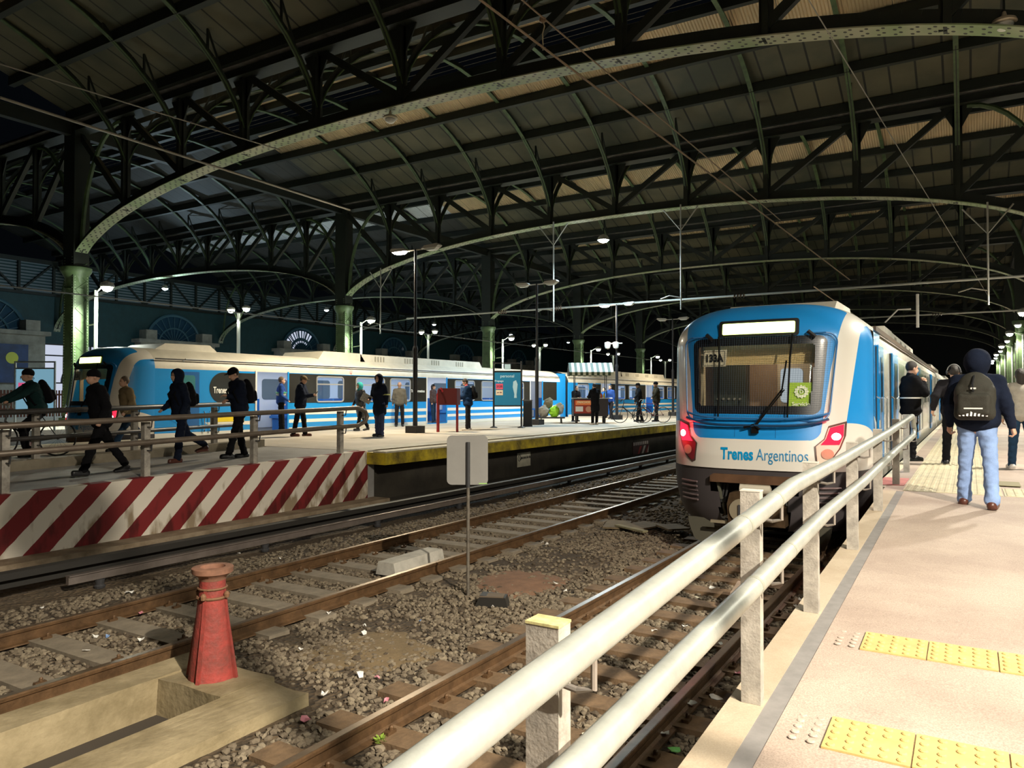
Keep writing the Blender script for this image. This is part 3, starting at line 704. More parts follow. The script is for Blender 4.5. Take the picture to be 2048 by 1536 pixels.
SKL = skin('far_roof_floodlit', (.75, .78, .8), (.55, .58, .6), .03, 1.0, .11)  # pale copy for one bay, floodlight brightness put into the colour
def roof_bay(n, xl, xr):
    y0 = ty(n)
    b = MB()
    for side in (0, 1):
        segs = [(.0, 2.4, 0), (2.4, 4.5, 0), (4.5, 6.5, 1)] if True else []
        for s0, s1, mi in segs:
            if s0 == 0: s0 = -.02
            ya, yb = (y0+s0, y0+s1) if side == 0 else (y0+BAY-s0, y0+BAY-s1)
            m_ = mi
            if s0 < 1 and side == 0: m_ = 1
            b.prism([(ya, roof_z(s0)), (yb, roof_z(s1)), (yb, roof_z(s1)+.06), (ya, roof_z(s0)+.06)], xl, xr, 0, mi=m_)
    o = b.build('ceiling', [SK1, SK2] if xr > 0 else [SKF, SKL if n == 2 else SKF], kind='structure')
    # raised lantern along the ridge, closed on top with louvred sides
    b = MB(); zl_ = roof_z(6.5)
    b.b2((xl, y0+6.2, zl_+1.5), (xr, y0+BAY-6.2, zl_+1.56))
    b.build('ceiling', IRON_D, kind='structure')
    b = MB()
    for k in range(7):
        for yy, tl in ((y0+6.5, 1), (y0+BAY-6.5, -1)): b.beam((xl, yy, zl_+.2+k*.2), (xr, yy, zl_+.2+k*.2), .12, .015, (0, tl*.6, 1))
    b.build('ceiling_louvre', mat('pale_louvre', (.3, .28, .2), .6), kind='structure')
    b = MB()
    for s in (.35, 2.4, 4.5, 6.5):
        for ys_ in (y0+s, y0+BAY-s): b.b2((xl, ys_-.11, roof_z(s)-.34), (xr, ys_+.11, roof_z(s)-.01))
    b.build('ceiling_purlin', IRON_D, kind='structure')
    b = MB(); b.b2((xl, y0-.3, TOPZ+.2), (xr, y0+.3, TOPZ+.24)); b.build('ceiling_gutter', mat('gutter_metal', (.35, .33, .3), .5, .3, var=.6, vscale=2), kind='structure')
for n in range(0, NT-1): roof_bay(n, XL, XR)
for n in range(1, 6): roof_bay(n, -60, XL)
# a strip of roof beyond the near columns
MB().b2((XR, 1.4, TOPZ+1), (14, 120, TOPZ+1.1)).build('ceiling', SK1, kind='structure')
MB().b2((12.0, -12, 0), (12.3, 120, TOPZ+1)).build('wall_right', mat('dark_green_wall', (.03, .05, .045), .8), kind='structure')
MB().b2((-62, 118, 0), (14, 118.5, 18)).build('wall_back', mat('dark_end', (.012, .014, .016), .9), kind='structure')
# longitudinal beams joining the columns
b = MB()
for x in (XL, XR): b.b2((x-.15, T0, TOPZ-.3), (x+.15, ty(7), TOPZ+.2))
b.build('trim_1', IRON_D, kind='structure')

# ------------------------------------------------------------------ station building along the far side (x = -60)
XW = -60
TEAL = mat('teal_panel', (.012, .06, .065), .6, var=.3, vscale=2)
STONE = mat('grey_stone', (.40, .37, .30), .85, var=.4, vscale=1.2, bump=.3, bscale=12)
b = MB(); b.b2((XW-.5, -5, 0), (XW, 118, HC+10.2)); b.build('wall_left', TEAL, kind='structure')
b = MB(); b.b2((XW+.05, 0, HC+7.6), (XW+.25, 118, HC+7.8)); b.b2((XW+.05, 0, HC+10.0), (XW+.3, 118, HC+10.3))
for k in range(48):
    y = 1+k*2.47; b.beam((XW+.18, y, HC+7.7), (XW+.18, y, HC+10.1), .16, .16, (1, 0, 0)); b.beam((XW+.18, y, HC+7.7 if k % 2 else HC+10.1), (XW+.18, y+2.47, HC+10.1 if k % 2 else HC+7.7), .12, .12, (1, 0, 0))
b.build('trim_2', IRON_D, kind='structure')
b = MB()
for k in range(10): b.b2((XW+.02, 0, HC+7.85+k*.23), (XW+.07, 118, HC+7.96+k*.23))
b.build('trim_3', mat('louvre_blue', (.16, .2, .22), .5), kind='structure')
GLN = mat('night_glass', (.02, .06, .10), .12)
GLL = emis('lit_glass', (.75, .82, 1.0), .75)
for n in range(0, 7):
    yc = ty(n)+9.9; zc = HC+4.5
    fr = MB(); R_ = 2.6
    for r, th in ((R_, .16), (R_*.56, .1)): fr.tube([(XW+.12, yc+r*math.cos(a), zc+r*math.sin(a)) for a in [PI*k/32 for k in range(33)]], th/2*1.6, 6)
    for k in range(1, 12):
        a = PI*k/12; fr.beam((XW+.12, yc, zc), (XW+.12, yc+R_*math.cos(a), zc+R_*math.sin(a)), .05, .07, (1, 0, 0))
    fr.beam((XW+.12, yc-R_, zc), (XW+.12, yc+R_, zc), .15, .15, (1, 0, 0))
    w = fr.build('window_%d' % (n+1), mat('teal_frame', (.05, .13, .17), .5), kind='structure')
    g = MB(); g.prism([(yc+R_*math.cos(a), zc+R_*math.sin(a)) for a in [PI*k/24 for k in range(25)]], XW+.01, XW+.04, 0); g.build('pane', GLN, w)
    if n == 3:
        for r0, r1 in ((.62, .9), (.42, .5)):
            for k in range(5, 17):
                a0, a1 = PI*(k+.15)/18, PI*(k+.75)/18
                q = MB().add([(XW+.055, yc+R_*r*math.cos(a), zc+R_*r*math.sin(a)) for r, a in ((r0, a0), (r1, a0), (r1, a1), (r0, a1))], [(0, 1, 2, 3)]); q.build('lit_pane', GLL, w)
    # stone parapet block under each fan window
    s = MB(); s.b2((XW, yc-3.6, 0), (XW+.9, yc+3.6, HC+4.5)); s.b2((XW, yc-3.9, HC+4.5), (XW+1.15, yc+3.9, HC+4.8))
    for sg in (-1, 1): s.b2((XW, yc+sg*2.7-.5, HC+4.8), (XW+1, yc+sg*2.7+.5, HC+5.6))
    s.build('wall_stone_%d' % (n+1), STONE, kind='structure')
    # lit glazed arcade between the stone blocks
    y0, y1 = yc+3.6, yc+BAY-3.6
    g = MB().b2((XW+.02, y0, .4), (XW+.06, y1, HC+4.0)); o = g.build('window_%d' % (n+11), GLL, kind='structure')
    f = MB()
    for k in range(5): y = y0+(y1-y0)*k/4; f.beam((XW+.12, y, .4), (XW+.12, y, HC+4.0), .12, .12, (1, 0, 0))
    for z in (HC+1.0, HC+3.1, HC+3.95): f.beam((XW+.12, y0, z), (XW+.12, y1, z), .1, .14, (1, 0, 0))
    ym = (y0+y1)/2
    f.tube([(XW+.12, ym+2.2*math.cos(a), HC+1.0+2.0*math.sin(a)) for a in [PI*k/20 for k in range(21)]], .07, 6)
    f.build('window_frame', BLACK, o)

# poster on the stone wall and things on the next platform beyond the far train
MB().b2((-58.9, 26.2, 3.2), (-58.85, 28.4, 6.0)).build('poster', mat('blue_poster', (.02, .05, .16), .5, var=.6, vscale=1), label='dark blue poster with a yellow balloon on the grey stone wall', cat='poster')
_p = bpy.data.objects['poster']; MB().lathe((-58.83, 27.3, 5.0), [(.0, -.02), (.42, -.01), (.42, .01), (0, .02)], 24, axis='x').build('yellow_disc', mat('ball_yellow', (.6, .6, .05), .5), _p)
MB().b2((-60, -8, -.4), (-27.2, 118, ZP)).build('platform', PLATC, kind='structure')
b = MB()
for k in range(26): b.box((-45, 19.5+k*.17, ZP+.75), (.03, .1, 1.5))
b.b2((-45.03, 19.4, ZP+.4), (-44.97, 24, ZP+.5)); b.b2((-45.03, 19.4, ZP+1.2), (-44.97, 24, ZP+1.3))
b.build('picket_fence', mat('brown_pickets', (.16, .06, .04), .7), label='brown picket fence in front of the station wall at the far left', cat='fence')
# ------------------------------------------------------------------ lamps (each carries its own light)
WARM = (1.0, .86, .62); COOL = (.62, .85, 1.0); NEUT = (.93, 1.0, .86)
UPL = .035
def light(parent, loc, e, col, r=.12, spot=None, rot=None, up=None):
    d = bpy.data.lights.new('lamp_light', 'SPOT' if spot else 'POINT'); d.energy = e*LK; d.color = col; d.shadow_soft_size = r
    if spot: d.spot_size = rad(spot); d.spot_blend = .9
    o = bpy.data.objects.new('lamp_light', d); COL.objects.link(o); o.parent = parent; o.location = loc
    if rot: o.rotation_euler = rot
    if not spot:                       # shaded lamp: most of its light goes down, a little spills upward
        d.energy *= UPL if up is None else up
        d2 = bpy.data.lights.new('lamp_beam', 'SPOT'); d2.energy = e*LK; d2.color = col; d2.shadow_soft_size = r; d2.spot_size = rad(165); d2.spot_blend = .6
        o2 = bpy.data.objects.new('lamp_beam', d2); COL.objects.link(o2); o2.parent = parent; o2.location = loc
    return o
BULBW = emis('bulb_warm', (1, .93, .75), 30); BULBC = emis('bulb_cool', (.75, .92, 1), 40); BULBG = emis('bulb_green', (.93, 1, .82), 30)
LOFF = mat('lamp_glass_off', (.6, .6, .55), .3); LHOUS = mat('lamp_housing', (.42, .4, .36), .5, .2)
def head(parent, c, dirx, lit, e, col=WARM, bulb=None, ang=0):
    """flat street lamp head reaching out along dirx"""
    b = MB(); x0 = c[0]; s = dirx
    b.prism([(x0, c[2]), (x0+s*.12, c[2]+.09), (x0+s*.62, c[2]+.12), (x0+s*.68, c[2]+.06), (x0+s*.6, c[2]+.0)], c[1]-.11, c[1]+.11, 1)
    h = b.build('lamp_head', LHOUS, parent)
    g = MB(); g.prism([(x0+s*.1, c[2]), (x0+s*.6, c[2]), (x0+s*.5, c[2]-.07), (x0+s*.2, c[2]-.07)], c[1]-.09, c[1]+.09, 1)
    g.build('lamp_glass', (bulb or BULBW) if lit else LOFF, h)
    if lit: light(parent, (x0+s*.35, c[1], c[2]-.2), e, col)
    return h
def pole_lamp(x, y, h, litL, litR, lab, e=500, extra=False):
    t = thing('platform_lamp', lab, 'lamp', (x, y, ZP), 0, 'tall black lamp posts of the far platform')
    MB().b2((-.22, -.22, 0), (.22, .22, .22)).build('base', mat('base_black', (.02, .018, .018), .6), t)
    b = MB(); b.tube([(0, 0, .2), (0, 0, 2.7)], .075, 12); b.tube([(0, 0, 2.7), (0, 0, h)], .045, 10); b.lathe((0, 0, 2.6), [(.085, 0), (.09, .05), (.06, .16)], 12)
    b.build('pole', mat('pole_dark', (.03, .028, .03), .4, .3), t, smooth='auto')
    b = MB(); b.tube([(-.35, 0, h-.02), (.35, 0, h-.02)], .025, 8); b.build('crossarm', LHOUS, t)
    for s, lit in ((-1, litL), (1, litR)): head(t, (s*.3, 0, h-.03), s, lit, e)
    return t
PX = -15.05
pole_lamp(PX, 18.75, 5.85, True, False, 'tall black lamp post with its left head lit, beside the red box', 900)
pole_lamp(PX, 26.6, 5.75, False, False, 'tall black lamp post with both flat heads dark, beside the rubbish bin', 0)
pole_lamp(PX, 34.7, 5.75, True, False, 'tall black lamp post with a lit left head and cameras, beside the cyclists', 900)
pole_lamp(PX, 43.0, 5.75, False, False, 'tall black lamp post seen just left of the near train front', 0)
pole_lamp(PX, 51.0, 5.75, True, False, 'tall black lamp post far along the platform, hidden behind the near train', 600)
pole_lamp(PX, 10.3, 5.85, False, False, 'unlit', 0) if False else None
# camera cluster on the third pole
t = thing('security_camera', 'white dome cameras hanging on the third black lamp post', 'camera', (PX, 34.7, ZP+3.55))
b = MB(); b.tube([(-.45, 0, .25), (.3, 0, .25)], .03, 8); b.build('bracket', WHITE, t)
for x in (-.45, .0): MB().lathe((x, -.1, 0), [(.02, -.02), (.12, .02), (.15, .12), (.15, .3), (.05, .33)], 16).build('dome_housing', WHITE, t, smooth='auto')
# lamps on the columns of the far row and the double posts between them
def col_lamp(x, y, sx, lab, e, bulb=BULBG, col=NEUT, group='lamps on the far column row'):
    t = thing('column_lamp', lab, 'lamp', (x, y, 0), 0, group)
    b = MB(); b.tube([(0, 0, ZP), (0, 0, HC+4.1)], .07, 8); b.tube([(0, 0, HC+4.0), (sx*.5, 0, HC+4.25)], .03, 6)
    for z in (HC+1.6, HC+2.8, HC+3.9): b.tube([(0, 0, z), (-sx*.55, 0, z-.05)], .03, 6)
    b.build('lamp_post', mat('lamp_post_pale', (.4, .43, .38), .5, .2), t)
    h = MB(); h.lathe((sx*.75, 0, HC+4.2), [(.05, .2), (.22, .12), (.26, 0), (.24, -.04)], 16); h.build('lamp_head', LHOUS, t)
    h = MB(); h.lathe((sx*.75, 0, HC+4.1), [(.02, -.12), (.14, -.08), (.2, .03), (.1, .06)], 16); h.build('lamp_glass', bulb, t, smooth=True)
    if e: light(t, (sx*.75, 0, HC+3.85), e, col, up=None if x > 0 else .05)
    return t
for n in range(1, 8):
    col_lamp(XL+1.15, ty(n)+.15, 1, 'glaring greenish lamp on a pale post beside the far column, %s of its row' % ORD[n-1], 1100 if n < 5 else 500)
def double_lamp(x, y, lab, e):
    t = thing('double_lamp', lab, 'lamp', (x, y, 0), 0, 'pale double headed lamp posts')
    b = MB(); b.tube([(0, 0, ZP), (0, 0, HC+4.0)], .08, 10); b.build('lamp_post', mat('lamp_post_white', (.6, .62, .58), .5), t)
    for s in (-1, 1):
        MB().tube([(0, 0, HC+3.5), (s*.25, 0, HC+3.95), (s*.45, 0, HC+4.15)], .025, 6).build('arm', IRON, t)
        h = MB(); h.lathe((s*.55, 0, HC+4.2), [(.04, .14), (.18, .06), (.2, -.02)], 12); h.build('lamp_head', LHOUS, t)
        h = MB(); h.lathe((s*.55, 0, HC+4.12), [(.02, -.1), (.12, -.06), (.16, .03), (.1, .05)], 12); h.build('lamp_glass', BULBG, t, smooth=True)
    if e: light(t, (0, 0, HC+3.75), e, NEUT)
    return t
for n in range(1, 6): double_lamp(XL, ty(n)+BAY/2+.3, 'pale double headed lamp post rising behind the far train roof, %s of its row' % ORD[n-1], 700 if n < 4 else 0)
# blue white floodlights hanging under the arches of the far hall and the nearer hall
def flood(x, y, z, lab, e, grp, r=.16):
    t = thing('floodlight', lab, 'floodlight', (x, y, z), 0, grp)
    MB().tube([(0, 0, .0), (0, 0, .45)], .03, 6).build('hanger', IRON_D, t)
    MB().lathe((0, 0, 0), [(.06, .16), (r, .08), (r*1.4, -.08), (r*1.35, -.1)], 16).build('lamp_shade', LHOUS, t)
    MB().lathe((0, 0, -.12), [(.02, -.1), (r*.8, -.06), (r*1.2, .03), (r*.6, .06)], 16).build('lamp_glass', BULBC, t, smooth=True)
    if e: light(t, (0, 0, -.4), e, COOL, up=.4 if x < -40 and y < 32 else .04)
    return t
flood(-13.9, ty(2)-.4, HC+7.05, 'dazzling blue white floodlight hanging from the second arch over the platform', 1300, None, .2)
for n in range(2, 7): flood(-46, ty(n)-.3, HC+7.3, 'blue white floodlight under the arches of the far hall, %s of its row' % ORD[n-2], 700 if n < 5 else 0, 'floodlights of the far hall')
# row of lamps on the near platform
for n in range(0, 8):
    col_lamp(XR-.0+.05, ty(n)-.55, -1, 'bright lamp on the column row of the near platform, %s to the camera' % ORD[n], (350, 750, 850, 600, 600, 600, 300, 300)[n], BULBG, (1, .93, .80), 'lamps of the near column row')
for n in range(0, 8):
    t = double_lamp(XR, ty(n)+BAY/2, 'pale double lamp post between the near columns, %s of its row' % ORD[n], (450, 500, 600, 500, 500, 500, 0, 0)[n])
    t['group'] = 'double lamp posts of the near row'
t = thing('tall_lamp', 'tall lamp mast standing to the right of the near ramp', 'lamp', (7.9, -1.06, 0))
MB().tube([(0, 0, .0), (0, 0, 9.1)], .07, 10).build('pole', mat('pole_dark', (.03, .028, .03)), t)
head(t, (0, 0, 9.05), -1, True, 0, (1, .88, .70)); light(t, (-.4, 0, 8.8), 6300, (1, .90, .74), r=.1, up=.01)
# greenish lamp and dark dish lamps hanging from the arches
for (px, py, n, lab, lit) in ((2008, 48, 1, 'unlit glass dish lamp hanging from the nearest arch at the top right', False), (783, 238, 1, 'unlit ring shaped dish lamp hanging below the nearest arch on the left', False)):
    p = at(px, py, y=ty(n)); t = thing('dish_lamp', lab, 'lamp', (p.x, p.y-.05, p.z))
    MB().lathe((0, 0, 0), [(.03, .2), (.05, .12), (.19, .05), (.21, 0), (.19, -.02)], 24).build('shade', mat('dish_tan', (.42, .36, .26), .5), t, smooth='auto')
    MB().lathe((0, 0, -.02), [(.02, -.13), (.1, -.1), (.15, -.03), (.15, .0)], 20).build('lamp_glass', LOFF, t, smooth=True)
    MB().tube([(0, 0, .18), (0, .05, .5)], .02, 6).build('hanger', IRON_D, t)
# ------------------------------------------------------------------ overhead line
CU = mat('copper_wire', (.22, .15, .09), .5, .4); CW = mat('grey_wire', (.3, .28, .24), .5, .3)
def wire(pts, r, lab, m=CU, cat='wire'): return MB().tube(pts, r, 6).build('overhead_wire', m, label=lab, cat=cat)
def track_wire(x, zc, zm, n0, n1, lab, px=None):
    wire([(x, y, zc) for y in range(-4, 118, 4)], .012, 'lower contact wire over the '+lab)
    pts = []
    for n in range(n0, n1):
        for k in range(6): u = k/6; pts.append((x, ty(n)+BAY*u, zm-1.0*4*u*(1-u)*.45))
    wire(pts, .012, 'sagging carrier wire over the '+lab)
# wires seen crossing the upper picture: two lines running away over the near track
def w2(a, b, r, lab, m=CU): wire([a.lerp(b, k/10) for k in range(11)], r, lab, m)
w2(at(945, -12, z=CAM_Z+6.3), at(1700, 560, z=CAM_Z+4.5), .022, 'thick tan wire crossing the nearest arch and running down to the right', CU)
w2(at(1030, -12, z=CAM_Z+6.8), at(1560, 440, z=CAM_Z+6.0), .016, 'thinner tan wire beside the thick one, carrying a hanging clamp', CU)
w2(at(1610, -12, z=CAM_Z+7.0), at(1975, 590, z=CAM_Z+5.5), .012, 'steep thin wire running down to the insulators above the near train', CW)
w2(at(0, 195, z=CAM_Z+6.2), at(700, 420, z=CAM_Z+6.0), .03, 'dark wire crossing the upper left under the roof', CW)
w2(at(0, 128, z=CAM_Z+7.0), at(560, 300, z=CAM_Z+6.6), .015, 'thin dark wire above the first wire at the upper left', CW)
wire([(-26, y, at(650, 645, x=-26).z) for y in range(-4, 118, 4)], .025, 'long thin wire running level behind the far train above its roof', CW)
wire([(-2.66, y, 4.45) for y in range(16, 118, 3)], .012, 'level contact wire close above the roof of the near train', CU)
# hanging clamp
c = at(1085, 40, z=CAM_Z+6.75); t = thing('wire_clamp', 'brown clamp with a short hanging cord on the tan wire at the top', 'clamp', c)
MB().lathe((0, 0, 0), [(.02, -.05), (.06, -.03), (.06, .03), (.02, .05)], 8).build('clamp_body', CU, t)
MB().tube([(0, 0, 0), (.04, 0, -.12), (.0, 0, -.25), (.01, 0, -.55)], .012, 6).build('cord', mat('cord', (.35, .3, .2), .8), t)
# gantry arms: horizontal tube with insulators across the far platform and tracks
def gantry(y, x0, x1, z, lab, ins):
    t = thing('cross_tube', lab, 'catenary support', (0, y, 0))
    MB().tube([(x0, 0, z), (x1, 0, z)], .05, 8).build('tube', mat('tube_pale', (.42, .42, .38), .45, .3), t)
    for xi in ins:
        b = MB()
        for k in range(4): b.lathe((xi+k*.14, 0, z), [(.05, -.03), (.12, 0), (.05, .03)], 12, axis='x')
        b.build('insulator', mat('insulator_brown', (.12, .08, .06), .25), t)
    return t
g1 = at(1000, 645, y=34.7); gantry(34.7, -28.5, 2.8, 6.85, 'long pale cross tube with brown insulators spanning the far platform', [-22, -18.6, -9.2])
gantry(50, -12, 2.8, 7.0, 'pale cross tube with insulators behind the near train at the upper right', [-1.8, -7])
# hangers dropping from arches: vertical rods with v brackets
for px, y, top, bot, lab in ((1113, ty(2), None, 5.7, 'zigzag hanging rod with a bright bracket under the second arch'), (1366, ty(2), None, 5.9, 'straight hanging rod under the second arch, left of the near train'), (1975, ty(2), None, 5.4, 'hanging rod with cross bracket under the second arch at the right'), (769, ty(2)-.0, None, 5.6, 'hanging rod under the left haunch of the second arch')):
    p = at(px, 450, y=y); zt_ = arch_z(p.x)
    t = thing('catenary_hanger', lab, 'catenary support', (p.x, y-.3, 0))
    MB().tube([(0, 0, zt_+.1), (0, 0, bot)], .035, 6).build('rod', mat('rod_pale', (.4, .38, .33), .5, .3), t)
    MB().tube([(-.75, 0, zt_-.05), (0, 0, zt_-1.0), (.75, 0, zt_-.05)], .03, 6).build('v_bracket', MATS['rod_pale'], t)
    MB().tube([(0, 0, bot+.5), (-.5, 0, bot+.62), (-.9, 0, bot+.5)], .025, 6).build('steady_arm', MATS['rod_pale'], t)
p = at(1835, 600, y=22.0); t = thing('catenary_hanger', 'white vertical dropper with a curved arm above the near train roof', 'catenary support', (p.x, 22, 0))
MB().tube([(0, 0, at(1835, 588, y=22).z), (0, 0, at(1835, 655, y=22).z)], .04, 6).build('rod', WHITE, t)
q0, q1 = at(1822, 618, y=22), at(1770, 645, y=22)
MB().tube([(q0.x-p.x, 0, q0.z), ((q0.x+q1.x)/2-p.x, 0, q0.z+.0), (q1.x-p.x, 0, q1.z)], .02, 6).build('steady_arm', WHITE, t)
# ------------------------------------------------------------------ electric trains
HW = 1.45; NB = 1.3     # half width, nose length
def y0z(z): return .16*max(0, z-1.4)
def prof(v):            # v 0..1 -> half width, height, nose front y
    if v <= .72:
        z = 1.2+(3.02-1.2)*v/.72; return HW-.03*max(0, (1.6-z)), z, y0z(z)
    a = (v-.72)/.28*PI/2; z = 3.02+.62*math.sin(a); w = HW*max(0, math.cos(a))**.55
    return w, z, y0z(3.02)+.16*(z-3.02)+(NB-.32)*(1-max(0, math.cos(a))**.42)
def nose_pt(w, z, y0, u):
    a = u*PI/2; s, c = math.sin(a), math.cos(a)
    return (w*math.copysign(abs(s)**(2/3.2), s), NB-(NB-y0)*max(0, c)**(2/2.2), z)
def front_y(dx, z):
    y0 = y0z(z); u = min(.9999, abs(dx)/(HW-.03*max(0, 1.6-z))); return NB-(NB-y0)*(1-u**3.2)**(1/2.2)
def pl(x, pts):  # piecewise linear
    for (a, va), (b, vb) in zip(pts, pts[1:]):
        if x <= b: return va+(vb-va)*max(0, (x-a))/(b-a)
    return pts[-1][1]
def sd_rrect(x, z, cx, cz, hx, hz, r):
    qx, qz = abs(x-cx)-hx+r, abs(z-cz)-hz+r
    return math.hypot(max(qx, 0), max(qz, 0))+min(max(qx, qz), 0)-r
def win_sd(x, z):   # windscreen outer outline, slightly wider at the top
    k = 1+(z-2.55)*.075
    return sd_rrect(x/k, z, 0, 2.55, .93, .56, .12)
def nose_mats(pale):
    m = bpy.data.materials.new('nose_paint'); m.use_nodes = True; N = m.node_tree.nodes; L = m.node_tree.links; b = N['Principled BSDF']
    def attr(n):
        a = N.new('ShaderNodeAttribute'); a.attribute_name = n
        k = N.new('ShaderNodeMath'); k.operation = 'GREATER_THAN'; k.inputs[1].default_value = 0; L.new(a.outputs['Fac'], k.inputs[0]); return k.outputs[0]
    c = None
    base = (.74, .70, .63, 1)
    for n, col in (('blue_sd', (.012, .27, .70, 1)), ('black_sd', (.008, .008, .01, 1))):
        mx = N.new('ShaderNodeMix'); mx.data_type = 'RGBA'; L.new(attr(n), mx.inputs[0])
        if c is None: mx.inputs[6].default_value = base
        else: L.new(c, mx.inputs[6])
        mx.inputs[7].default_value = col; c = mx.outputs[2]
    L.new(c, b.inputs['Base Color']); b.inputs['Roughness'].default_value = .35; b.inputs['Coat Weight'].default_value = .3; b.inputs['Coat Roughness'].default_value = .12; return m
NOSE = nose_mats(False)
def make_nose(root, side_blue_end):
    nu, nv = 170, 120; vs = []; us = [-1+2*i/nu for i in range(nu+1)]
    # even out spacing: u mapped
    for j in range(nv+1):
        w, z, y0 = prof(j/nv)
        for u in us: vs.append(nose_pt(w, z, y0, math.copysign(abs(u)**1.35, u)))
    blue = []; blk = []
    for (x, y, z) in vs:
        bx = pl(z, [(1.6, .86), (1.75, .90), (2.6, 1.0), (3.4, 1.14), (3.7, 1.16)])
        d = min(bx-abs(x), (z-1.63-.06*max(0, (abs(x)-.5))**2)*1.0)
        r = .12   # rounded lower corners
        if abs(x) > bx-r and z < 1.63+r: d = r-math.hypot(abs(x)-(bx-r), z-(1.63+r))
        d = min(d, (.98-y) if z > 3.3 else 9)
        xs = pl(z, [(1.7, 1.17), (1.87, 1.19), (3.24, 1.345), (3.4, 1.5)])
        zl_ = 1.87-.85*max(0, (y-.45)/1.9)**1.8
        d2 = min((abs(x)-xs), z-zl_, 3.29-z)
        blue.append(max(d, d2)); blk.append(-win_sd(x, z) if y < 1.0 else -1)
    def inner(x, z): return sd_rrect(x/(1+(z-2.55)*.075), z, -.03, 2.55, .82, .44, .06)
    keep = []; pane = []
    for j in range(nv):
        for i in range(nu):
            q = (j*(nu+1)+i, j*(nu+1)+i+1, (j+1)*(nu+1)+i+1, (j+1)*(nu+1)+i)
            c = [sum(vs[k][t] for k in q)/4 for t in range(3)]
            if c[1] < 1.0 and inner(c[0], c[2]) < 0: pane.append(q)
            else: keep.append(q)
    me = bpy.data.meshes.new('nose'); me.from_pydata(vs, [], keep); me.materials.append(NOSE)
    for n, a in (('blue_sd', blue), ('black_sd', blk)):
        at_ = me.attributes.new(n, 'FLOAT', 'POINT'); at_.data.foreach_set('value', a)
    me.polygons.foreach_set('use_smooth', [True]*len(me.polygons)); me.update()
    n = obj('nose', me, root)
    g = MB(); used = {}; gv = []
    gf = []
    for q in pane:
        f = []
        for k in q:
            if k not in used: used[k] = len(gv); v = vs[k]; gv.append((v[0], v[1]+.012, v[2]))
            f.append(used[k])
        gf.append(tuple(f))
    g.add(gv, gf).build('windscreen', glass('cab_glass', (.95, .95, .9), .04), root, smooth=True)
    return n
def surf_patch(outline, m, parent, name, off=.008, rings=5, thick=None):
    cx = sum(p[0] for p in outline)/len(outline); cz = sum(p[1] for p in outline)/len(outline)
    P = []
    for (a, b) in zip(outline, outline[1:]+outline[:1]):
        for k in range(4): P.append((a[0]+(b[0]-a[0])*k/4, a[1]+(b[1]-a[1])*k/4))
    n = len(P); vs = [(cx, front_y(cx, cz)-off, cz)]
    for r in range(1, rings+1):
        for x, z in P: X, Z = cx+(x-cx)*r/rings, cz+(z-cz)*r/rings; vs.append((X, front_y(X, Z)-off, Z))
    fs = [(0, 1+k, 1+(k+1) % n) for k in range(n)]+[(1+(r-1)*n+k, 1+r*n+k, 1+r*n+(k+1) % n, 1+(r-1)*n+(k+1) % n) for r in range(1, rings) for k in range(n)]
    return MB().add(vs, fs).build(name, m, parent, smooth=True)
def surf_line(pts, w, m, parent, name, off=.05, closed=False):
    b = MB(); b.tube([(x, front_y(max(-1.4, min(1.4, x)), z)-off, z) for x, z in pts], w, 6, closed=closed); return b.build(name, m, parent)
def smooth_poly(P, it=2):
    for _ in range(it):
        Q = []
        for a, b in zip(P, P[1:]+P[:1]): Q += [(a[0]*.75+b[0]*.25, a[1]*.75+b[1]*.25), (a[0]*.25+b[0]*.75, a[1]*.25+b[1]*.75)]
        P = Q
    return P
SIDEP = mat('side_pale_sheen', (.72, .70, .62), .18, coat=.6, var=.08, vscale=.6)  # pale tone has the bright grazing reflection put into the colour
ROOFW = mat('roof_white', (.66, .62, .52), .5, var=.2, vscale=1.5)
SKIRT = mat('skirt_grey', (.06, .052, .055), .5)
SEATB = mat('seat_blue', (.02, .16, .5), .5)
INT = mat('interior_white', (.78, .8, .82), .5)
BANDK = mat('window_band', (.022, .02, .016), .15, coat=.5)
WSTR = mat('stripe_cream', (.78, .76, .68), .3, coat=.4)
TUBEL = emis('train_ceiling_light', (.92, .96, 1), 5)
LED = emis('tail_lamp_core', (1, .75, .75), 14); REDL = emis('tail_lamp_red', (1, .02, .05), 2.2)
def roof_ring(y, zmin=3.02):
    return [(nose_pt(*prof(.72+.28*k/16), 1 if s > 0 else -1)[0]*1, y, prof(.72+.28*k/16)[1]) for s, ks in ((-1, range(17)), (1, range(15, -1, -1))) for k in ks]
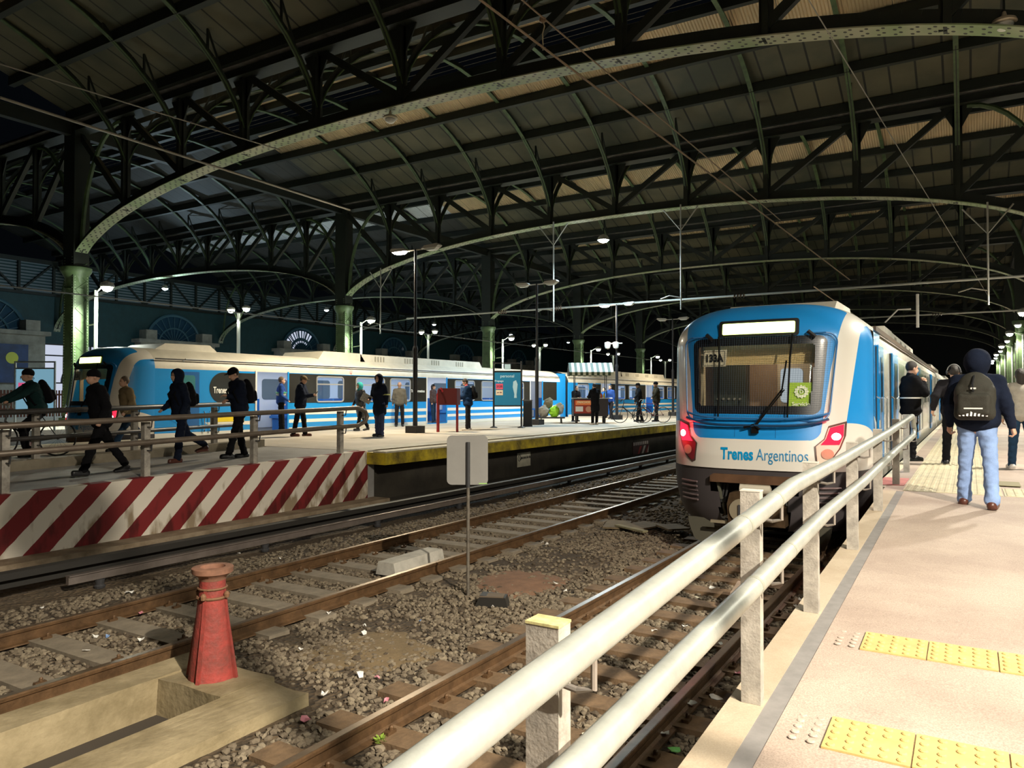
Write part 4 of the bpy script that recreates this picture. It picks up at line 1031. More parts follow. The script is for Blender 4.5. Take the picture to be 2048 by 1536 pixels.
def car_body(root, y0, y1, far, doors, windows, nose=True):
    # roof
    b = MB(); R0 = [(( -1 if i < 17 else 1)*prof(.72+.28*(i if i < 17 else 32-i)/16)[0], prof(.72+.28*(i if i < 17 else 32-i)/16)[1]) for i in range(33)]
    n = len(R0); vs = [(x, y, z) for y in (y0, y1) for x, z in R0]
    b.add(vs, [(i, i+1, n+i+1, n+i) for i in range(n-1)]); b.add([(x, y1, z) for x, z in R0], [tuple(range(n))])
    b.build('roof', ROOFW, root, smooth='auto')
    # side walls with real openings
    ops = [(d[0], d[1], 1.12, 3.02) for d in doors]+[(w[0], w[1], 2.05, 2.92) for w in windows]
    for sx in ((1, -1)):
        X = sx*HW; open_ = ops if (far or sx < 0) else []
        yy = sorted(set([y0, y1]+[v for o in open_ for v in o[:2]])); zz = sorted(set([.95, 3.02]+[v for o in open_ for v in o[2:]]))
        b = MB()
        for a, c in zip(yy, yy[1:]):
            for p, q in zip(zz, zz[1:]):
                my, mz = (a+c)/2, (p+q)/2
                if any(o[0] < my < o[1] and o[2] < mz < o[3] for o in open_): continue
                b.b2((X-sx*.04, a, p), (X, c, q))
        b.build('side_wall', BLUE if far else SIDEP, root)
    b = MB(); b.b2((-HW+.05, y0, .98), (HW-.05, y1, 1.1)); b.build('car_floor', DGREY, root)
    for ya in (y1-.05, y0+.9): MB().b2((-HW+.05, ya, 1.0), (HW-.05, ya+.05, 3.3)).build('bulkhead', INT, root)
    b = MB(); b.b2((-1.2, y0+.3, .3), (1.2, y1, .95)); b.build('underframe', mat('under_black', (.015, .014, .013), .8), root)
def far_decals(root, y0, y1, doors, windows, text=True):
    X = HW
    def strip(name, a, c, z0, z1, m, d=.006):
        segs = []; cur = a
        for (p, q) in sorted(doors):
            if q <= a or p >= c: continue
            if p > cur: segs.append((cur, p))
            cur = q
        if cur < c: segs.append((cur, c))
        for p, q in segs: MB().b2((X-.002, p, z0), (X+d, q, z1)).build(name, m, root)
    strip('white_stripe', y0, y1, .95, 1.2, WSTR); strip('white_stripe', y0+1.2 if y0 < 3 else y0, y1, 1.36, 1.47, WSTR); strip('white_stripe', y0+1.2 if y0 < 3 else y0, y1, 1.62, 1.74, WSTR)
    # dark window band, leaving window openings clear
    yy0 = 3.05 if y0 < 3 else y0+.5; ops = sorted([(d[0], d[1]) for d in doors]+[(w[0], w[1]) for w in windows])
    cur = yy0
    for p, q in ops:
        if q <= cur: continue
        if p > cur:
            if cur == yy0 and y0 < 3:
                R_ = .47; zc = 2.49; P = [(cur+R_-R_*math.sin(a), zc+R_*math.cos(a)) for a in [PI*k/20 for k in range(21)]]+[(p, zc-R_), (p, zc+R_)]
                MB().prism(P, X-.002, X+.008, 0).build('window_band', BANDK, root)
            else: MB().b2((X-.002, cur, 2.02), (X+.008, p, 3.0)).build('window_band', BANDK, root)
        cur = max(cur, q)
    if cur < y1-.4: MB().b2((X-.002, cur, 2.02), (X+.008, y1-.4, 3.0)).build('window_band', BANDK, root)
    for w in windows:
        MB().b2((X-.002, w[0], 2.92), (X+.008, w[1], 3.0)).build('window_band', BANDK, root); MB().b2((X-.002, w[0], 2.02), (X+.008, w[1], 2.05)).build('window_band', BANDK, root)
    for w in windows:
        P = rrect(w[1]-w[0], .87, .1); f = MB(); f.tube([(X+.012, (w[0]+w[1])/2+a, 2.485+c) for a, c in P], .028, 5, closed=True); f.beam((X+.01, w[0], 2.66), (X+.01, w[1], 2.66), .03, .045, (0, 0, 1))
        fr = f.build('window_frame', mat('frame_alu', (.45, .46, .46), .4, .5), root)
        MB().b2((X-.02, w[0], 2.05), (X-.012, w[1], 2.92)).build('window_glass', glass('side_glass', (.86, .93, 1), .05), fr)
    MB().b2((X-.002, y0, 3.27), (X+.012, y1, 3.31)).build('gutter', DGREY, root)
def far_door(root, d, X=HW, open_=True):
    for sy, e in ((-1, d[0]), (1, d[1])):
        MB().b2((X-.01, e-.03, 1.1), (X+.02, e+.03, 3.05)).build('door_post', WHITE if sy < 0 else BLUE, root)
def interior(root, y0, y1, opp):
    b = MB()
    for x in (-.5, .5): b.b2((x-.09, y0+1, 3.28), (x+.09, y1-.5, 3.3))
    b.build('ceiling_light', TUBEL, root)
    MB().b2((-HW+.06, y0+1, 3.3), (HW-.06, y1-.2, 3.33)).build('inner_ceiling', INT, root)
    MB().b2((-HW+.045, y0+1, 1.1), (-HW+.06, y1-.2, 3.3)).build('inner_wall', INT, root)
    for d in FWI if y0 > 0 else W2: MB().prism([(((d[0]+d[1])/2)+a_, 2.5+c_) for a_, c_ in rrect(d[1]-d[0]-.1, .75, .12)], -HW+.062, -HW+.075, 0).build('opposite_window', mat('opp_glass', (.16, .2, .22), .15), root)
    y = y0+1.6; k = 0
    while y < y1-1:
        for x in (-.95, .95):
            if any(d[0]-.5 < y < d[1]+.2 for d in opp): continue
            if k % 3 == 2: continue
            s = MB(); s.b2((x-.42, y-.22, 1.5), (x+.42, y+.22, 1.58)); s.b2((x-.42, y+.18, 1.5), (x+.42, y+.25, 2.15)); s.b2((x-.36, y-.15, 1.1), (x+.36, y+.15, 1.5)); s.build('seat', SEATB, root)
        y += .85; k += 1
    for y in np.arange(y0+2, y1-1, 2.2): MB().tube([(.3, y, 1.1), (.3, y, 3.3)], .018, 6).build('grab_pole', CHROME, root)
def roof_gear(root, y0, pod=True):
    if pod:
        P = [(y0, 3.5), (y0+.5, 3.78), (y0+2.0, 3.8), (y0+2.4, 3.5)]; MB().prism(P, -.85, .85, 0).build('roof_pod', ROOFW, root)
    b = MB(); a = y0+6.3; b.prism([(a, 3.5), (a+.3, 3.86), (a+2.2, 3.86), (a+2.5, 3.5)], -1.0, 1.0, 0); b.prism([(a+2.2, 3.5), (a+2.2, 3.84), (a+10.3, 3.84), (a+10.6, 3.5)], -1.0, 1.0, 0)
    h = b.build('roof_air_unit', ROOFW, root)
    for k in range(4):
        g = MB()
        for j in range(4): g.b2((.99, a+3+k*1.8+j*.16, 3.58), (1.008, a+3.08+k*1.8+j*.16, 3.78))
        g.build('vent_grille', mat('grille_grey', (.3, .28, .22), .6), h)
def nose_details(root, near):
    mR = mat('lamp_recess', (.25, .02, .03), .3); mC = mat('lamp_clear', (.8, .62, .5), .15, coat=.8)
    # destination display
    dsp = MB(); dsp.add([(x, y0z(3.23)-.03+(.04 if z > 3.2 else 0)+.12*abs(x)**2, z) for x, z in ((-.56, 3.14), (-.2, 3.14), (.2, 3.14), (.56, 3.14), (.56, 3.34), (.2, 3.34), (-.2, 3.34), (-.56, 3.34))], [(0, 1, 6, 7), (1, 2, 5, 6), (2, 3, 4, 5)])
    surf_patch(rrect2(.03, 3.24, 1.14, .25, .04), BLACK, root, 'display_frame', off=.012)
    surf_patch(rrect2(.03, 3.24, 1.03, .165, .02), emis('led_display', (.80, 1.0, .22), 5), root, 'destination_display', off=.022)
    for s in (-1, 1):
        o = [(s*x, z) for x, z in ((1.20, 1.90), (.99, 1.835), (.94, 1.66), (.82, 1.55), (.845, 1.29), (.90, 1.265), (1.03, 1.36), (1.13, 1.52), (1.19, 1.7))]
        surf_patch(o, mat('lamp_rim', (.10, .06, .05), .3), root, 'tail_lamp_rim', off=.010)
        c = (sum(p[0] for p in o)/9, sum(p[1] for p in o)/9); i_ = [(c[0]+(x-c[0])*.87, c[1]+(z-c[1])*.90) for x, z in o]
        up = [p for p in i_]; 
        l = surf_patch(i_, mC if s > 0 else mR, root, 'tail_lamp', off=.016)
        cut = 1.58
        uo = [(s*x, z) for x, z in ((1.17, 1.86), (1.01, 1.81), (.965, 1.66), (.90, 1.575), (1.12, 1.575), (1.165, 1.7))]
        surf_patch(uo, REDL, l, 'red_lens', off=.024)
        cx, cz = s*1.085, 1.69; surf_patch([(cx+.055*math.cos(a), cz+.05*math.sin(a)) for a in [2*PI*k/16 for k in range(16)]], LED, l, 'lamp_core', off=.05)
        cx, cz = s*.985, 1.45; surf_patch([(cx+.075*math.cos(a), cz+.07*math.sin(a)) for a in [2*PI*k/16 for k in range(16)]], mat('orange_lens', (.55, .28, .2), .15, coat=1), l, 'orange_lens', off=.03)
        if near:
            d = bpy.data.lights.new('tail_light', 'POINT'); d.energy = 6; d.color = (1, .03, .06); d.shadow_soft_size = .05
            q = bpy.data.objects.new('tail_light', d); COL.objects.link(q); q.parent = root; q.location = (s*1.1, front_y(1.1, 1.69)-.13, 1.69)
    # lettering follows the curved front
    for s_, x0, bold, al, cm in (('Trenes', .045, .0075, 'RIGHT', (.0, .27, .58)), ('Argentinos', .085, .0, 'LEFT', (.02, .22, .45))):
        me = text_mesh(s_, .235, bold=bold, align=al, sx=.70 if bold else .66)
        bm = bmesh.new(); bm.from_mesh(me); bmesh.ops.bisect_plane(bm, geom=bm.verts[:]+bm.edges[:]+bm.faces[:], plane_co=(0, 0, 0), plane_no=(1, 0, 0)); bm.to_mesh(me); bm.free()
        for v in me.vertices: X, Z = v.co.x+x0-.02, v.co.y+1.41; v.co = (X, front_y(X, Z)-.006, Z)
        me.materials.append(mat('letter_'+s_.lower(), cm, .35)); obj('lettering', me, root)
    # wire guard in front of the windscreen
    g = MB(); k1 = lambda z: 1+(z-2.55)*.075
    for i in range(62):
        x = -1.0+2.0*i/61
        g.tube([(x*k1(z), front_y(min(1.2, abs(x*k1(z))), z)-.06, z) for z in (1.93, 2.4, 2.8, 3.12)], .0011, 3, cap=False)
    for j in range(40):
        z = 1.93+1.19*j/39; g.tube([(x*k1(z), front_y(abs(x*k1(z)), z)-.06, z) for x in (-1.0, -.8, -.5, 0, .5, .8, 1.0)], .0011, 3, cap=False)
    wg = g.build('wire_guard', mat('guard_blue', (.02, .05, .09), .6), root)
    surf_line([(x*k1(z), z) for x, z in rrect2(0, 2.52, 2.1, 1.24, .14)], .012, mat('guard_frame', (.03, .16, .4), .4), wg, 'guard_frame', off=.065, closed=True)
    surf_line([(x, 1.83+.10*abs(x)**4) for x in [-1.0+2*k/24 for k in range(25)]], .02, mat('navy_bar', (.01, .05, .12), .4), wg, 'lower_bar', off=.09)
    surf_line([(x, 1.93+.08*abs(x)**4) for x in [-1.0+2*k/24 for k in range(25)]], .016, mat('guard_frame', (0, 0, 0)), wg, 'guard_bar', off=.08)
    for x in (-.5, .5): surf_line([(x*1.05, 3.13), (x, 2.8), (x*.98, 2.4), (x*.97, 1.93)], .013, mat('bar_black', (.006, .006, .006), .8, spec=.1), wg, 'vertical_bar', off=.075)
    for x in (-.72, .72): surf_line([(x, 3.17), (x+.1, 3.08)], .03, BLACK, wg, 'bracket', off=.06)
    # wiper
    w = MB(); P = lambda x, z, o=.09: (x, front_y(abs(x), z)-o, z)
    w.tube([P(.03, 1.80), P(.2, 2.05), P(.42, 2.36)], .013, 6); w.tube([P(.05, 1.80), P(.25, 2.08), P(.44, 2.34)], .010, 6); w.tube([P(.40, 2.25, .11), P(.46, 2.75, .11)], .012, 6)
    w.tube([P(-.1, 1.80), P(.03, 1.84), P(.12, 1.78)], .02, 6); w.box(P(.05, 1.78, .06), (.09, .05, .12))
    w.build('wiper', MATS['bar_black'], root)
    # front panel seams
    for a, c in (((-.25, 1.8), (-.25, 1.66)), ((.32, 1.8), (.32, 1.66)), ((-.25, 1.8), (.32, 1.8))): surf_line([a, ((a[0]+c[0])/2, (a[1]+c[1])/2), c], .003, mat('seam_blue', (.01, .12, .33), .4), root, 'panel_seam', off=.002)
    # cab interior
    cab = mat('cab_brown', (.20, .135, .095), .6, var=.15); 
    c = MB(); c.b2((-1.3, 1.75, 1.1), (1.3, 1.8, 3.3)); cb = c.build('cab_wall', cab, root)
    MB().b2((-.98, 1.5, 2.05), (-.45, 1.75, 2.80)).build('cabinet', mat('cabinet_dark', (.03, .035, .03), .4), cb)
    for k in range(5): MB().lathe((-.90+k*.09, 1.48, 2.2), [(.018, -.02), (.018, .02)], 8, axis='y').build('switch', mat('switch_grey', (.2, .2, .18), .4), cb)
    MB().b2((.0, 1.72, 1.35), (.5, 1.748, 2.9)).build('cab_door', mat('cab_door', (.33, .28, .22), .5), cb)
    MB().prism([(x+.22, z+2.42) for x, z in rrect(.34, .55, .06)], 1.70, 1.718, 1).build('door_window', emis('door_window_light', (.75, .85, .95), .55), cb)
    MB().b2((-1.0, 1.12, 1.9), (1.0, 1.6, 2.02)).b2((-.9, .75, 1.75), (.9, 1.2, 1.98)).build('console', mat('console_dark', (.04, .035, .03), .5), root)
    MB().b2((-.35, .72, 1.98), (.22, .95, 2.03)).build('console_top', mat('console_pale', (.55, .5, .4), .5), root)
    MB().b2((-.02, .6, 2.0), (.16, .68, 2.06)).build('console_box', WHITE, root)
    b = MB()
    for k in range(9): b.b2((-.86, .56, 2.74+k*.025), (.80, .575, 2.755+k*.025))
    b.b2((-.88, .575, 2.72), (.82, .58, 3.1)); b.build('sun_blind', mat('blind_tan', (.85, .68, .36), .6), root)
    b = MB(); b.b2((.93, .6, 2.05), (.98, .9, 3.0)); b.b2((-.88, .5, 2.05), (-.84, .6, 3.0)); b.build('inner_pillar', mat('pillar_tan', (.4, .33, .22), .6), root)
    # placards behind the glass
    def glass_y(x, z): return front_y(abs(x), z)+.04
    q = MB(); x0, x1, z0, z1 = -.80, -.43, 2.69, 2.94
    q.add([(x0, glass_y(x0, z0), z0), (x1, glass_y(x1, z0), z0), (x1+.01, glass_y(x1, z1), z1), (x0+.01, glass_y(x0, z1), z1)], [(0, 1, 2, 3)])
    pc = q.build('number_placard', mat('placard_white', (.85, .78, .62), .6), root)
    ang = math.degrees(math.atan2(glass_y(x1, 2.8)-glass_y(x0, 2.8), x1-x0)); cxp, czp = (x0+x1)/2, (z0+z1)/2
    lettering('133A', .155, BLACK, pc, tmx((cxp, glass_y(cxp, czp)-.012, czp-.005), ang) , bold=.006, sx=.86)
    f = MB(); 
    for rr in (1.0,): f.tube([(cxp+a, glass_y(cxp+a, czp+c)-.006, czp+c) for a, c in rrect(.33, .21, .01, 2)], .003, 4, closed=True)
    f.build('placard_border', BLACK, pc)
    q = MB(); x0, x1, z0, z1 = .48, .83, 2.08, 2.44
    q.add([(x0-.02, glass_y(x0, z0), z0), (x1-.05, glass_y(x1, z0), z0), (x1, glass_y(x1, z1), z1), (x0, glass_y(x0, z1), z1)], [(0, 1, 2, 3)])
    pc = q.build('green_placard', mat('placard_green', (.38, .60, .02), .5), root); pw = mat('placard_ink', (.9, .95, .75), .5)
    ang = math.degrees(math.atan2(glass_y(x1, 2.2)-glass_y(x0, 2.2), x1-x0)); cx_, cz_ = .64, 2.31
    g = MB()
    yy = lambda x, z: glass_y(x, z)-.012
    R1 = []; 
    for k in range(48): a = 2*PI*k/48; r = .095 if k % 4 < 2 else .082; R1.append((cx_+r*math.cos(a), cz_+r*math.sin(a)))
    R0 = [(cx_+.045*math.cos(2*PI*k/48), cz_+.045*math.sin(2*PI*k/48)) for k in range(48)]
    g.add([(x, yy(x, z), z) for x, z in R1+R0], [(k, (k+1) % 48, 48+(k+1) % 48, 48+k) for k in range(48)]); g.build('gear_symbol', pw, pc)
    lettering('D', .075, pw, pc, tmx((cx_, yy(cx_, cz_)-.0, cz_), ang), bold=.003)
    lettering('Servicio', .075, pw, pc, tmx((cx_, yy(cx_, 2.135)-.002, 2.135), ang), bold=.002)
    if True:
        d = bpy.data.lights.new('cab_light', 'POINT'); d.energy = 18; d.color = (1, .78, .5); d.shadow_soft_size = .15
        q = bpy.data.objects.new('cab_light', d); COL.objects.link(q); q.parent = root; q.location = (-.1, .95, 2.95)
        MB().lathe((0, 1.2, 3.15), [(.1, 0), (.1, .05)], 16).build('cab_lamp', emis('cab_lamp', (1, .8, .5), 2), root)
    # dark skirt with the coupler opening
    vs = []; nu = 90; lv = [(1.2, 0, 1.0), (1.05, .02, 1.0), (.85, .03, .985), (.62, .06, .95), (.45, .12, .90), (.33, .2, .82)]
    b = MB()
    for z, dy, ws in lv:
        for i in range(nu+1):
            x, y, _ = nose_pt(HW*ws, z, dy+.03, math.copysign(abs(-1+2*i/nu)**1.35, -1+2*i/nu)); vs.append((x, y, z))
    fs = []
    for j in range(len(lv)-1):
        for i in range(nu):
            q = (j*(nu+1)+i, j*(nu+1)+i+1, (j+1)*(nu+1)+i+1, (j+1)*(nu+1)+i); cx = sum(vs[k][0] for k in q)/4; cz = sum(vs[k][2] for k in q)/4
            if abs(cx) < .60-.12*(cz < .8) and cz < 1.12: continue
            fs.append(q)
    b.add(vs, fs); sk = b.build('front_skirt', SKIRT, root, smooth=True)
    for s in (-1, 1):
        g = MB()
        for k in range(5): z = .70+k*.068; g.tube([(s*x, front_y(x, 1.2)-.0+(.02 if z > .9 else .06), z) for x in (.83, .95, 1.05, 1.13)], .015, 5)
        g.build('vent_louvre', mat('louvre_pinkish', (.16, .12, .12), .4), sk)
        g = MB(); g.prism([(s*.55, .42), (s*1.02, .42), (s*1.0, .30), (s*.92, .1), (s*.75, .03), (s*.68, .06), (s*.66, .2), (s*.5, .26)], .28, .33, 1); g.build('plough_plate', mat('plough_grey', (.075, .07, .05), .7), root)
        g = MB().beam((s*.54, .1, 1.1), (s*.42, .2, .5), .03, .06, (0, 1, 0)).build('opening_rim', mat('rim_grey', (.1, .1, .07), .6), sk)
    g = MB(); g.prism([(-.55, 1.12), (.75, 1.12), (.80, 1.06), (.82, 1.0), (-.6, 1.0), (-.6, 1.09)], .0, .1, 1); g.b2((-.58, -.01, 1.0), (.72, .02, 1.03)); g.build('coupler_hood', mat('hood_brown', (.14, .07, .035), .5, var=.4), root)
    cp = MB(); cp.prism([(-.3, .86), (-.05, .92), (.2, .84), (.45, .82), (.46, .42), (-.32, .42), (-.34, .7)], -.05, .25, 1)
    c_ = cp.build('coupler', mat('coupler_iron', (.12, .075, .04), .45, .5, var=.4, vscale=12), root)
    MB().lathe((-.14, -.06, .62), [(.16, -.02), (.165, .0), (.15, .03), (.12, .04)], 24, axis='y').build('coupler_face', mat('coupler_worn', (.34, .29, .2), .5, .4), c_)
    MB().lathe((.17, -.052, .66), [(.13, -.01), (.15, .0)], 24, axis='y').build('coupler_funnel', BLACK, c_)
    MB().lathe((.0, -.06, .8), [(.04, -.02), (.05, 0)], 14, axis='y').build('coupler_bolt', BLACK, c_)
    MB().box((-.14, -.09, .62), (.06, .02, .16)).box((-.05, -.09, .6), (.16, .02, .05)).build('coupler_latch', DGREY, c_)
    MB().lathe((-.18, .05, .92), [(.0, 0), (.07, .01), (.07, .43), (0, .44)], 14, axis='x').build('air_cylinder', mat('cyl_white', (.55, .5, .4), .5), c_)
    MB().lathe((-.18, .05, 1.0), [(.0, 0), (.045, .01), (.045, .43), (0, .44)], 14, axis='x').build('upper_cylinder', MATS['cyl_white'], c_)
    MB().b2((-.6, .02, .40), (.2, .06, .44)).build('coupler_bar', MATS['coupler_worn'], c_)
    for k in range(4): MB().tube([(.3+k*.03, .1, 1.0), (.33+k*.05, -.02, .85-.04*k), (.3+k*.04, .08, .7)], .012, 6).build('hose', RUBBER, c_)
    for k in range(3): MB().tube([(-.4-k*.05, .25, .95), (-.42-k*.05, .12, .7), (-.4-k*.04, .3, .55)], .016, 6).build('hose', RUBBER, c_)
    g = MB()
    for s in (-1, 1): g.lathe((s*.84, 2.6, .45), [(.36, -.06), (.46, -.05), (.44, .07)], 24, axis='x'); g.lathe((s*.84, 4.8, .45), [(.36, -.06), (.46, -.05), (.44, .07)], 24, axis='x')
    g.build('wheel', mat('wheel_steel', (.06, .05, .045), .5, .5), root)
def rrect2(cx, cz, w, h, r, n=5): return [(cx+x, cz+z) for x, z in rrect(w, h, r, n)]
# --- near train
NTX, NTY = -2.66, 10.9
near = thing('train', 'blue and white electric train with red tail lamps standing at the near platform', 'train', (NTX, NTY, 0))
NDO = [(3.9, 5.3), (11.6, 13.0), (19.2, 20.6)]
make_nose(near, 2.0); nose_details(near, True)
car_body(near, NB, 25.2, False, NDO, [])
roof_gear(near, 1.6)
X = HW
b = MB(); b.add([(X+.004, NB, 1.45), (X+.004, NB, 3.24), (X+.004, 2.15, 3.22), (X+.004, 2.05, 2.4), (X+.004, 2.02, 1.2), (X+.004, 1.75, 1.22)], [(0, 1, 2, 3, 4, 5)]); b.build('blue_panel', BLUE, near)
for a, c, nm, pr in ((1.45, 2.45, 'cab_side_door', -.03), (3.9, 5.3, 'sliding_door', -.05), (11.6, 13.0, 'sliding_door', -.05), (19.2, 20.6, 'sliding_door', -.05)):
    MB().b2((X-.0, a+(0 if nm[0] == 's' else .1), 1.15), (X+.012, a+.25 if nm[0] == 's' else a+.3, 3.0)).build('door_gap', BLACK, near)
    d = MB().b2((X-.02, a+.22, 1.12), (X+.035, c, 3.02)).build(nm, BLUE, near)
    MB().b2((X+.034, a+.55, 2.0), (X+.04, c-.2, 2.85)).build('door_window', mat('dark_glass', (.03, .05, .07), .1), d)
    for e in (a+.05, c+.08): MB().tube([(X+.02, e, 1.3), (X+.07, e, 1.34), (X+.07, e, 2.2), (X+.02, e, 2.24)], .014, 6).build('grab_rail', CHROME, near)
for a, c in ((5.9, 7.3), (7.9, 9.5), (9.9, 11.2), (13.6, 15.0), (15.5, 17.0), (17.4, 18.8)):
    MB().b2((X-.0, a, 2.05), (X+.006, c, 2.9)).build('side_window', mat('pale_window', (.35, .36, .33), .08, coat=.8), near)
MB().b2((X-.01, NB+.1, 3.22), (X+.03, 25.2, 3.29)).build('gutter', mat('gutter_dark', (.09, .06, .04), .5), near)
# crest on the blue side panel (generic emblem) and swoosh
cr_ = MB()
for k in range(9):
    a = 2*PI*k/9; cr_.add([(X+.008, 1.72+.02*math.cos(a), 2.55+.02*math.sin(a)), (X+.008, 1.72+.11*math.cos(a-.25), 2.55+.12*math.sin(a-.25)), (X+.008, 1.72+.11*math.cos(a+.25), 2.55+.12*math.sin(a+.25))], [(0, 1, 2)])
cr_.build('emblem', mat('emblem_pale', (.45, .62, .8), .4), near)
lettering('Ministerio', .10, MATS['emblem_pale'], near, tmx((X+.009, 1.72, 2.34), 90), bold=.003, sx=.6)
lettering('Transporte', .07, MATS['emblem_pale'], near, tmx((X+.009, 1.72, 2.24), 90), bold=.002, sx=.7)
MB().prism([(1.3, 1.95), (2.2, 1.6), (1.9, 1.3)], X+.004, X+.010, 0).build('swoosh', WSTR, near)
def bogies(root):
    for y in (3.0, 5.4, 19, 21.4):
        for s in (-1, 1): MB().lathe((s*.84, y, .46), [(.36, -.06), (.46, -.05), (.44, .07)], 24, axis='x').build('wheel', MATS['wheel_steel'], root)
c2 = thing('train_car', 'second car of the near train, pale sided, behind its first car', 'train', (NTX, NTY+25.8, 0)); car_body(c2, 0, 24.5, False, [], []); roof_gear(c2, 0, False); bogies(c2)
c3 = dup(c2, loc=(NTX, NTY+51, 0), label='third car of the near train, farthest down the platform')
for cc in (c2, c3):
    for k, a in enumerate((3.5, 11.3, 19.1)):
        MB().b2((X-.0, a, 1.12), (X+.03, a+1.4, 3.02)).build('sliding_door', BLUE, cc)
for y, lab in ((NTY+25.5, 'dark gangway joining first and second car of the near train'), ): pass
# pantograph-like bow and insulator on the roof
MB().tube([(-2.4+.0, 22.5, 3.9), (-2.4, 24, 4.25), (-2.4, 26.5, 4.15), (-2.4, 27.5, 3.8)], .02, 6).build('roof_conduit', BLACK, label='thin curved black conduit above the near train roof', cat='conduit')
# --- far train
D2 = [(4.4, 5.8), (11.8, 13.2), (19.2, 20.6)]; W2 = [(1.2, 2.6), (6.6, 8.1), (8.8, 10.4), (14, 15.4), (16.2, 17.8), (21.6, 23)]
FX, FY = -20.75, 11.3
far = thing('train', 'blue and white electric train with lit carriages standing across the far platform', 'train', (FX, FY, 0))
FDO = [(4.75, 6.06), (13.5, 14.9), (22.1, 23.4)]
FWI = [(7.33, 8.62), (9.29, 10.84), (11.2, 12.4), (15.5, 17.0), (17.6, 19.1), (19.9, 21.4)]
make_nose(far, 2.0); nose_details(far, False)
car_body(far, NB, 25.4, True, FDO, FWI); far_decals(far, NB, 25.4, FDO, FWI); interior(far, NB, 25.4, FDO)
for d in FDO:
    far_door(far, d)
MB().b2((HW+.01, 4.2, 1.12), (HW+.04, 4.75, 3.02)).build('sliding_door', INT, far) if False else None
q = MB().b2((-HW+.07, 4.9, 1.1), (-HW+.09, 5.9, 3.0)).build('far_side_door', INT, far); MB().b2((-HW+.092, 5.05, 2.1), (-HW+.1, 5.5, 2.8)).build('door_window', mat('dim_glass', (.25, .3, .3), .2), q)
roof_gear(far, 1.5)
d = MB().b2((HW-.0, 2.0, 1.3), (HW+.012, 2.7, 2.95)).build('cab_side_door', mat('door_navy', (.02, .12, .35), .3), far)
MB().prism([(2.35+a, 2.55+c) for a, c in rrect(.42, .6, .08)], HW+.012, HW+.016, 0).build('door_window', mat('dim_teal', (.05, .2, .22), .2), d)
lettering('Trenes Argentinos', .27, mat('letter_white', (.85, .85, .8), .5), far, tmx((HW+.012, 4.3, 2.42), 90), bold=.007, sx=.62, align='CENTER') if False else lettering('Trenes Argentinos', .27, mat('letter_white', (.85, .85, .8), .5), far, tmx((HW+.012, 3.18, 2.42), 90), bold=.007, sx=.62, align='LEFT')
lettering('Trenes Argentinos', .16, MATS['letter_white'], far, tmx((HW+.012, 13.35, 2.45), 90), bold=.003, sx=.72, align='RIGHT')
MB().b2((HW+.004, 3.3, 1.47), (HW+.012, 4.3, 1.62)).build('yellow_panel', mat('signal_yellow', (.8, .6, .02), .4), far)
MB().prism([(NB+.1, 1.74), (2.9, 1.47), (3.2, 1.2), (2.6, 1.2)], HW+.004, HW+.010, 0).build('swoosh', BLUE, far)
MB().lathe((HW+.02, 9.0, 3.14), [(.05, -.03), (.06, .03)], 10, axis='x').build('door_signal', emis('red_signal', (1, .2, .15), 4), far)
for yy in (3.05, 2.85): MB().tube([(HW+.03, yy+.0, 1.2), (HW+.05, yy, 1.25), (HW+.05, yy, 1.75), (HW+.03, yy, 1.8)], .015, 5).build('grab_rail', CHROME, far)
def inner_light(root, y, e=45):
    d = bpy.data.lights.new('carriage_light', 'AREA'); d.energy = e; d.color = (.9, .95, 1); d.shape = 'RECTANGLE'; d.size = .3; d.size_y = 6
    q = bpy.data.objects.new('carriage_light', d); COL.objects.link(q); q.parent = root; q.location = (0, y, 3.26)
for y in (5, 12, 19): inner_light(far, y)
f2 = thing('train_car', 'second car of the far train, beyond the blue gangway', 'train', (FX, FY+26.4, 0))
D2 = [(4.4, 5.8), (11.8, 13.2), (19.2, 20.6)]; W2 = [(1.2, 2.6), (6.6, 8.1), (8.8, 10.4), (14, 15.4), (16.2, 17.8), (21.6, 23)]
car_body(f2, 0, 24.6, True, D2, W2, False); far_decals(f2, 0, 24.6, D2, W2); interior(f2, 0, 24.6, D2); roof_gear(f2, 0, False); bogies(f2)
for d in D2: far_door(f2, d)
for y in (6, 16): inner_light(f2, y, 60)
MB().b2((FX-1.2, FY+25.45, .9), (FX+1.3, FY+26.35, 3.5)).build('gangway', BLUE, label='blue gangway between the two cars of the far train', cat='gangway')

# ------------------------------------------------------------------ handrails
def on_ramp(px, py, zf):
    y = 3.0
    for _ in range(25): p = at(px, py, z=zf(y)); y = p.y
    return p
def polyz(pts, x): return [Vector((x, y, z)) for y, z in pts]
hr = thing('handrail', 'two-bar galvanized pipe handrail on square posts along the near ramp', 'handrail', (0, 0, 0))
RX = -.70
top = [at(px, py, x=RX) for px, py in ((700, 1655), (1000, 1421), (1250, 1231), (1506, 1036))]+[at(px, py, x=RX) for px, py in ((1585, 972), (1678, 923), (1775, 866), (1824, 833))]
low = [at(px, py, x=RX) for px, py in ((1010, 1675), (1178, 1507), (1352, 1329), (1514, 1167))]+[at(px, py, x=RX) for px, py in ((1590, 1088), (1653, 1025), (1724, 966), (1790, 903), (1826, 872))]
e = top[-1]; f = low[-1]
loop = [e+Vector((0, .12, -.02)), e+Vector((0, .2, -.1)), Vector((e.x, (e.y+f.y)/2+.2, (e.z+f.z)/2)), f+Vector((0, .2, .1)), f+Vector((0, .1, .02))]
PIPE = mat('pipe_galvanized', (.40, .41, .37), .42, .3, var=.25, vscale=7, bump=.04, bscale=80)
MB().tube(top+loop+low[::-1], .037, 16).build('rail_pipe', PIPE, hr, smooth=True)
